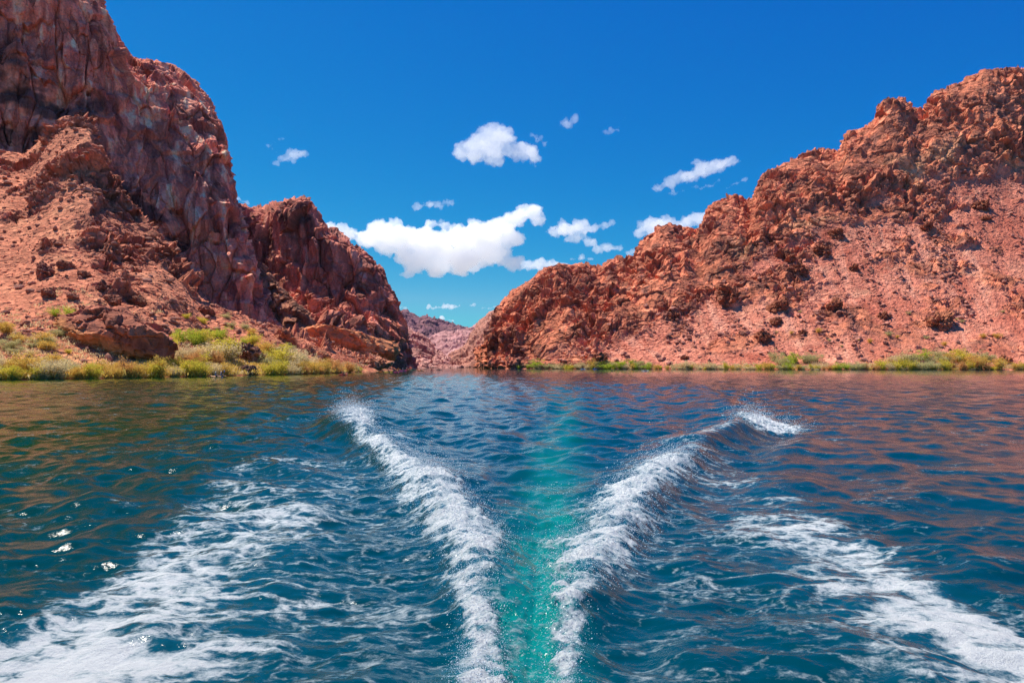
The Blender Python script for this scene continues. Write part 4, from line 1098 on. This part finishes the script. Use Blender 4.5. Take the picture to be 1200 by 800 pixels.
strip(T, 190, 262, 30, 46, 8, 12, 19, [gn, yg, yg, sa], 'up the bank right of the biggest boulder', 1.3)
shrub(T, 66, 369, 14, gn, 'beside the red boulder under the perched block', 1.3)
shrub(T, 82, 372, 12, gn, 'above the left end of the biggest boulder', 1.4)
strip(T, -20, 84, 14, 40, 14, 7, 12, [g, sa, yg, st_, sa], 'on the low slope left of the biggest boulder', 1.5)
strip(T, 205, 300, 48, 72, 9, 6, 10, [sa, g, sa, yg], 'high on the bank below the shaded cliff', 1.4)
strip(T, 300, 352, 20, 34, 6, 8, 13, [yg, sa, g], 'on the bank left of the orange outcrop', 1.4)
strip(T, 262, 300, 30, 42, 4, 9, 13, [sa, yg, gn], 'on the slope above the overhanging boulder', 1.4)
strip(T, 308, 352, 0.6, 2, 5, 12, 20, [st_, yg, st_], 'on the shore right of the overhanging boulder')
strip(T, 306, 358, 6, 14, 7, 16, 24, [st_, sa, yg, st_], 'in the pale thicket right of the overhanging boulder')
strip(T, 345, 404, 0.6, 2, 7, 11, 17, [ru, g, ru, g], 'on the shore below the orange outcrop')
strip(T, 350, 402, 4, 9, 6, 11, 17, [ru, g, yg], 'in the second row below the orange outcrop')
strip(T, 405, 425, 0.6, 3, 3, 7, 12, [sa, ru, yg], 'by the broken foot of the outcrop')
strip(Rm, 606, 668, 0.4, 2, 8, 5, 10, [gn, yg, gn, sa], 'on right bank under the dark steep crag')
strip(Rm, 672, 762, 0.4, 2, 14, 6, 10, [st_, st_, g, sa, gn], 'on right bank below the dark red spur')
strip(Rm, 690, 760, 3, 7, 8, 5, 8, [sa, st_, gn], 'in upper row below the dark red spur')
strip(Rm, 764, 884, 0.3, 1.5, 17, 5, 9, [g, st_, st_, g, yg], 'on right bank below the small black rock')
strip(Rm, 886, 960, 0.4, 2, 10, 6, 10, [gn, gn, sa, yg, g], 'on right bank below the low dark boulder')
strip(Rm, 905, 960, 5, 12, 7, 9, 13, [gn, sa, sa], 'in the clump below the low dark boulder')
strip(Rm, 962, 1030, 0.4, 2, 11, 6, 10, [yg, ru, gn, sa], 'on right bank between two tall clumps')
strip(Rm, 1032, 1105, 0.4, 2, 10, 8, 13, [sa, sa, yg, st_], 'on right bank under the wide low crag')
strip(Rm, 1040, 1112, 6, 15, 10, 9, 14, [sa, st_, gn], 'in the tall clump under the wide low crag')
strip(Rm, 1106, 1170, 0.4, 2, 8, 9, 16, [ru, g, yg, ru], 'on right bank left of the pale rock knob')
strip(Rm, 1110, 1165, 6, 12, 5, 9, 14, [sa, g, yg], 'in upper row left of the pale rock knob')
strip(Rm, 1182, 1330, 0.4, 2, 12, 9, 16, [g, gn, yg, ru], 'on right bank beyond the pale rock knob')
strip(Rm, 610, 1180, 0.2, 0.9, 24, 3.5, 6.5, [st_, g, st_, yg], 'in the low fringe of the right bank', 1.9)
strip(Rm, 900, 1190, 24, 70, 18, 3.5, 6, [sa, g, sa], 'dotted over the right scree', 1.3)
ORD = ['first', 'second', 'third', 'fourth', 'fifth', 'sixth', 'seventh', 'eighth', 'ninth', 'tenth', 'eleventh', 'twelfth', 'thirteenth', 'fourteenth', 'fifteenth', 'sixteenth', 'seventeenth', 'eighteenth']
byz = {}
for s in SHRUBS: byz.setdefault((s[5], s[4]), []).append(s)
for (zone, kind), L_ in byz.items():
    L_.sort(key=lambda s: s[0])
    for i, (px, py, pt, hm, _, _, wide) in enumerate(L_):
        e = bpy.data.objects.new('shrub', None); COL.objects.link(e)
        e.location = pt - np.array([0, 0, 0.15]); w = wide * rs.uniform(0.85, 1.4)
        e.scale = (hm * w, hm * w, hm); e.rotation_euler = (0, 0, rs.uniform(0, 6.28))
        e.empty_display_size = 0.2
        f_, s_ = PROTO[(kind, rs.randrange(2))]
        link('foliage', f_, None, e); link('stems', s_, None, e)
        lab = KINDS[kind][0] + ' shrub ' + zone
        if len(L_) > 1: lab += ', ' + ORD[i] + ' from the left'
        tag(e, lab, 'shrub', 'shrubs along the river banks')

# dry grass and low brush covering the banks between the shrubs
def ground_cover(sheet, label, count, wfun, h0, h1, mat, seed):
    rng = np.random.default_rng(seed)
    a = np.linalg.norm(np.cross(np.gradient(sheet.G, axis=1), np.gradient(sheet.G, axis=0)), axis=-1).ravel()
    w = np.maximum(wfun(sheet), 0) * a * (sheet.P[:, 2] > 0.1) * (sheet.px > -120) * (sheet.px < 1330); w /= w.sum()
    ids = rng.choice(len(w), count, p=w); nb = 16
    hh = rng.uniform(h0, h1, count)[:, None]
    b0 = sheet.P[ids][:, None, :] + rng.normal(0, 1, (count, nb, 3)) * np.array([.45, .45, .05]) * hh[..., None]
    d = rng.normal(0, 1, (count, nb, 3)) * np.array([.55, .55, .12]) + np.array([0, 0, 1.0]); d /= np.linalg.norm(d, axis=-1, keepdims=True)
    L = hh * rng.uniform(.45, 1.0, (count, nb)); sd = np.cross(d, rng.normal(0, 1, d.shape)); sd /= np.linalg.norm(sd, axis=-1, keepdims=True)
    wd = (L * 0.10)[..., None]; mid = b0 + d * L[..., None] * 0.55
    V = np.stack([b0, mid + sd * wd, b0 + d * L[..., None], mid - sd * wd], 2).reshape(-1, 3)
    o = link('dry_grass', np_mesh('dry_grass', V, np.arange(len(V)).reshape(-1, 4), False), mat)
    tag(o, label, 'grass', kind='stuff')
ground_cover(T, 'straw coloured dry grass and brush spread over the left bank', 3600, lambda s: sstep(2.75, 1.2, s.vt) * sstep(1.0, 1.1, s.vt) * sstep(430, 380, s.px) * (0.12 + sstep(-.1, .25, fbm(s.P, 9, 3, 950))), 0.5, 1.5, KINDS['straw'][1], 71)
ground_cover(T, 'yellow dry brush along the foot of the left bank', 1800, lambda s: sstep(1.9, 1.05, s.vt) * sstep(1.0, 1.05, s.vt) * sstep(430, 390, s.px), 0.8, 1.9, KINDS['golden'][1], 72)
ground_cover(Rm, 'straw coloured dry grass fringe along the right bank', 2600, lambda s: sstep(1.9, 1.05, s.vt) * sstep(1.0, 1.04, s.vt) * sstep(600, 640, s.px) * (0.1 + sstep(-.15, .2, fbm(s.P, 16, 3, 955))), 0.8, 2.2, KINDS['straw'][1], 73)

# ================================================================= KAYAKS AND PADDLERS
def hull_mesh(Lk=3.3, Bk=0.78):
    n, m = 25, 12; V = []
    for i in range(n):
        t = i / (n - 1) * 2 - 1
        b = Bk / 2 * max(0.02, (1 - abs(t) ** 2.6)); rise = 0.16 * abs(t) ** 3
        for j in range(m):
            a = 2 * math.pi * j / m
            y = b * math.cos(a); z = math.sin(a)
            z = (0.13 * z if z > 0 else 0.17 * z) * (1 - 0.55 * abs(t) ** 3) + 0.12 + rise
            V.append((t * Lk / 2, y, z))
    Fq = [[i * m + j, i * m + (j + 1) % m, (i + 1) * m + (j + 1) % m, (i + 1) * m + j] for i in range(n - 1) for j in range(m)]
    return np_mesh('hull', np.array(V), np.array(Fq), True)
def ring_mesh(x, rx, ry, z, r):
    V = []; n, m = 20, 6
    for i in range(n):
        a = 2 * math.pi * i / n
        for j in range(m):
            b = 2 * math.pi * j / m
            V.append((x + (rx + r * math.cos(b)) * math.cos(a), (ry + r * math.cos(b)) * math.sin(a), z + r * math.sin(b)))
    Fq = [[i * m + j, ((i + 1) % n) * m + j, ((i + 1) % n) * m + (j + 1) % m, i * m + (j + 1) % m] for i in range(n) for j in range(m)]
    return np_mesh('cockpit_rim', np.array(V), np.array(Fq), True)
def bm_mesh(name, fn):
    bm = bmesh.new(); fn(bm); me = bpy.data.meshes.new(name); bm.to_mesh(me); bm.free()
    for p_ in me.polygons: p_.use_smooth = True
    return me
def skin_mesh(name, verts, edges, radii):
    me = bpy.data.meshes.new(name); me.from_pydata(verts, edges, []); o = bpy.data.objects.new(name, me); COL.objects.link(o)
    md = o.modifiers.new('skin', 'SKIN'); o.modifiers.new('sub', 'SUBSURF').levels = 1
    for i, r_ in enumerate(radii): me.skin_vertices[0].data[i].radius = (r_, r_)
    me.skin_vertices[0].data[0].use_root = True
    dg = bpy.context.evaluated_depsgraph_get(); m2 = bpy.data.meshes.new_from_object(o.evaluated_get(dg))
    bpy.data.objects.remove(o); m2.name = name
    for p_ in m2.polygons: p_.use_smooth = True
    return m2
BODY = skin_mesh('person', [(0, 0, .30), (0, 0, .52), (0, 0, .74), (0, 0, .84), (.02, 0, .94), (.02, 0, 1.04), (0, .2, .74), (.10, .30, .52), (.36, .30, .56), (.44, .29, .57), (0, -.2, .74), (.10, -.30, .52), (.36, -.30, .62), (.44, -.29, .64),
                         (.12, .12, .27), (.50, .15, .42), (.85, .12, .20), (.95, .12, .28), (.12, -.12, .27), (.50, -.15, .42), (.85, -.12, .20), (.95, -.12, .28)],
                 [(0, 1), (1, 2), (2, 3), (3, 4), (4, 5), (2, 6), (6, 7), (7, 8), (8, 9), (2, 10), (10, 11), (11, 12), (12, 13), (0, 14), (14, 15), (15, 16), (16, 17), (0, 18), (18, 19), (19, 20), (20, 21)],
                 [.15, .14, .16, .06, .115, .10, .065, .05, .038, .04, .065, .05, .038, .04, .09, .065, .045, .04, .09, .065, .045, .04])
VEST = skin_mesh('life_vest', [(0, 0, .40), (0, 0, .52), (0, 0, .66), (0, 0, .78)], [(0, 1), (1, 2), (2, 3)], [.185, .18, .20, .13])
HAT = bm_mesh('hat', lambda bm: (bmesh.ops.create_cone(bm, cap_ends=True, segments=18, radius1=.20, radius2=.185, depth=.02, matrix=Matrix.Translation((.02, 0, 1.05))),
                                 bmesh.ops.create_cone(bm, cap_ends=True, segments=18, radius1=.115, radius2=.09, depth=.11, matrix=Matrix.Translation((.02, 0, 1.115)))))
SHAFT = bm_mesh('paddle', lambda bm: bmesh.ops.create_cone(bm, cap_ends=True, segments=8, radius1=.017, radius2=.017, depth=1.9, matrix=Matrix.Rotation(R(90), 4, 'X')))
BLADE = bm_mesh('blade', lambda bm: bmesh.ops.create_icosphere(bm, subdivisions=2, radius=1, matrix=Matrix.Diagonal((.11, .24, .02, 1))))
SEATB = bm_mesh('seat', lambda bm: bmesh.ops.create_icosphere(bm, subdivisions=2, radius=1, matrix=Matrix.Translation((-.22, 0, .36)) @ Matrix.Diagonal((.05, .22, .2, 1))))
HULL = hull_mesh(); RIM = ring_mesh(0.15, .62, .27, .235, .03)
CM = {}
def colmat(name, col):
    if name not in CM: CM[name] = plain(name, col, 0.4, 0.5, 0.08, 3)
    return CM[name]
PAL = {'red': (.62, .04, .03), 'orange': (.80, .22, .02), 'yellow': (.85, .52, .02), 'pink': (.75, .06, .18), 'lime': (.25, .62, .05), 'white': (.8, .8, .8), 'blue': (.03, .15, .55), 'dark': (.03, .04, .05), 'green': (.03, .18, .08), 'tan': (.45, .32, .2), 'magenta': (.5, .05, .3), 'pale blue': (.25, .45, .7)}
SKIN = plain('skin', (.45, .24, .16), .6, .3); BLACK = plain('black_plastic', (.02, .02, .02), .5)
def matobj(name, me, mat, parent=None):
    o = link(name, me, None, parent)
    if len(me.materials) == 0: me.materials.append(mat)
    o.material_slots[0].link = 'OBJECT'; o.material_slots[0].material = mat
    return o
def kayak(px, py, yaw, hull, crew, label, blade='dark', roll=25):
    Yk = CAM_H * F / (py - HY)
    loc = Vector(((px - 600) * Yk / F, Yk, 0.09)); yr = R(yaw)
    e = bpy.data.objects.new('kayak', None); COL.objects.link(e); e.location = loc; e.rotation_euler = (0, 0, yr)
    tag(e, label, 'kayak', 'kayaks on the river')
    matobj('hull', HULL, colmat('hull_' + hull.replace(' ', '_'), PAL[hull]), e); matobj('cockpit_rim', RIM, BLACK, e); matobj('seat', SEATB, BLACK, e)
    offs = [0.0] if len(crew) == 1 else [0.55, -0.6]
    for k, (vest, hat) in enumerate(crew):
        b = matobj('person', BODY, SKIN)
        b.location = loc + Matrix.Rotation(yr, 3, 'Z') @ Vector((offs[k], 0, -.02)); b.rotation_euler = (0, 0, yr)
        who = label.split(',')[0]
        tag(b, ('paddler' if len(crew) == 1 else ('front paddler' if k == 0 else 'rear paddler')) + ' in ' + vest + ' vest in the ' + who, 'person', 'paddlers')
        matobj('life_vest', VEST, colmat('vest_' + vest.replace(' ', '_'), PAL[vest]), b); matobj('hat', HAT, colmat('hat_' + hat, PAL[hat]), b)
        p_ = matobj('paddle', SHAFT, BLACK)
        rl = R(roll if k == 0 else -roll)
        p_.location = loc + Matrix.Rotation(yr, 3, 'Z') @ Vector((offs[k] + .46, 0, .60)); p_.rotation_euler = (rl, 0, yr)
        tag(p_, ('' if len(crew) == 1 else ('front ' if k == 0 else 'rear ')) + blade + ' paddle over the ' + who, 'paddle', 'paddles')
        for sgn in (1, -1):
            q = matobj('blade', BLADE, colmat('blade_' + blade, PAL[blade]), p_); q.location = (0, sgn * 1.02, 0); q.rotation_euler = (0, R(50), 0)
kayak(256, 442.4, 8, 'orange', [('pale blue', 'blue'), ('pale blue', 'white')], 'orange double kayak by the dark overhanging boulder, two people aboard', 'blue', 40)
kayak(402, 440.0, 55, 'red', [('red', 'dark')], 'red kayak facing us in front of the rusty shrubs', 'blue', 12)
kayak(455, 436.4, 10, 'yellow', [('dark', 'dark')], 'long yellow kayak off the tip of the orange outcrop')
kayak(464.5, 437.0, 60, 'pink', [('red', 'red')], 'pink kayak just right of the long yellow one')
kayak(448, 436.2, 35, 'orange', [('orange', 'yellow')], 'small orange kayak touching the foot of the orange outcrop')
kayak(461.5, 433.6, 70, 'yellow', [('yellow', 'yellow')], 'yellow kayak close under the shaded cliff')
kayak(467, 433.4, 50, 'orange', [('yellow', 'orange')], 'orange kayak under the shaded cliff beside a yellow one')
kayak(472, 434.9, 15, 'magenta', [('pink', 'white')], 'magenta kayak in the loose group off the shaded cliff')
kayak(476.5, 434.3, 60, 'red', [('red', 'white')], 'red kayak right beside the magenta kayak')
kayak(478, 433.0, 70, 'orange', [('orange', 'orange')], 'farthest orange kayak at the corner of the shaded cliff')
kayak(484, 433.8, 10, 'green', [('dark', 'dark')], 'dark green kayak at the corner of the shaded cliff')
kayak(493, 434.6, 20, 'orange', [('orange', 'white')], 'orange kayak out in mid river, white hatted paddler aboard', 'white')
kayak(506, 433.8, 75, 'red', [('red', 'red')], 'red kayak alone in mid river')
kayak(514.5, 433.8, 5, 'dark', [('dark', 'dark')], 'black kayak rightmost of the mid river group')
kayak(717.5, 435.0, 65, 'lime', [('red', 'red')], 'lime green kayak near the right bank')
kayak(756, 435.0, 8, 'white', [('red', 'red')], 'white kayak near the right bank', 'white', 8)
kayak(683, 432.8, 20, 'pale blue', [('blue', 'dark')], 'pale blue kayak at the foot of the dark crag', 'blue')
kayak(697, 432.9, 30, 'blue', [('pale blue', 'white')], 'dark blue kayak at the foot of the crag', 'blue')
# ================================================================= AIR
HAZE_D = 0.00001
hb = bpy.data.meshes.new('haze'); bm = bmesh.new()
bmesh.ops.create_cube(bm, size=1.0, matrix=Matrix.Translation((0, 2240, 240)) @ Matrix.Diagonal((6000, 5500, 496, 1)))
bm.to_mesh(hb); bm.free()
hm_, hnt = new_mat('haze')
ho = N(hnt, 'ShaderNodeOutputMaterial'); hv = N(hnt, 'ShaderNodeVolumePrincipled')
hv.inputs['Color'].default_value = (0.55, 0.70, 1.0, 1); hv.inputs['Density'].default_value = HAZE_D; hv.inputs['Anisotropy'].default_value = 0.3
hnt.links.new(hv.outputs[0], ho.inputs['Volume'])
hz = link('haze', hb, hm_); hz['kind'] = 'stuff'; hz['label'] = 'thin bluish air over the canyon'
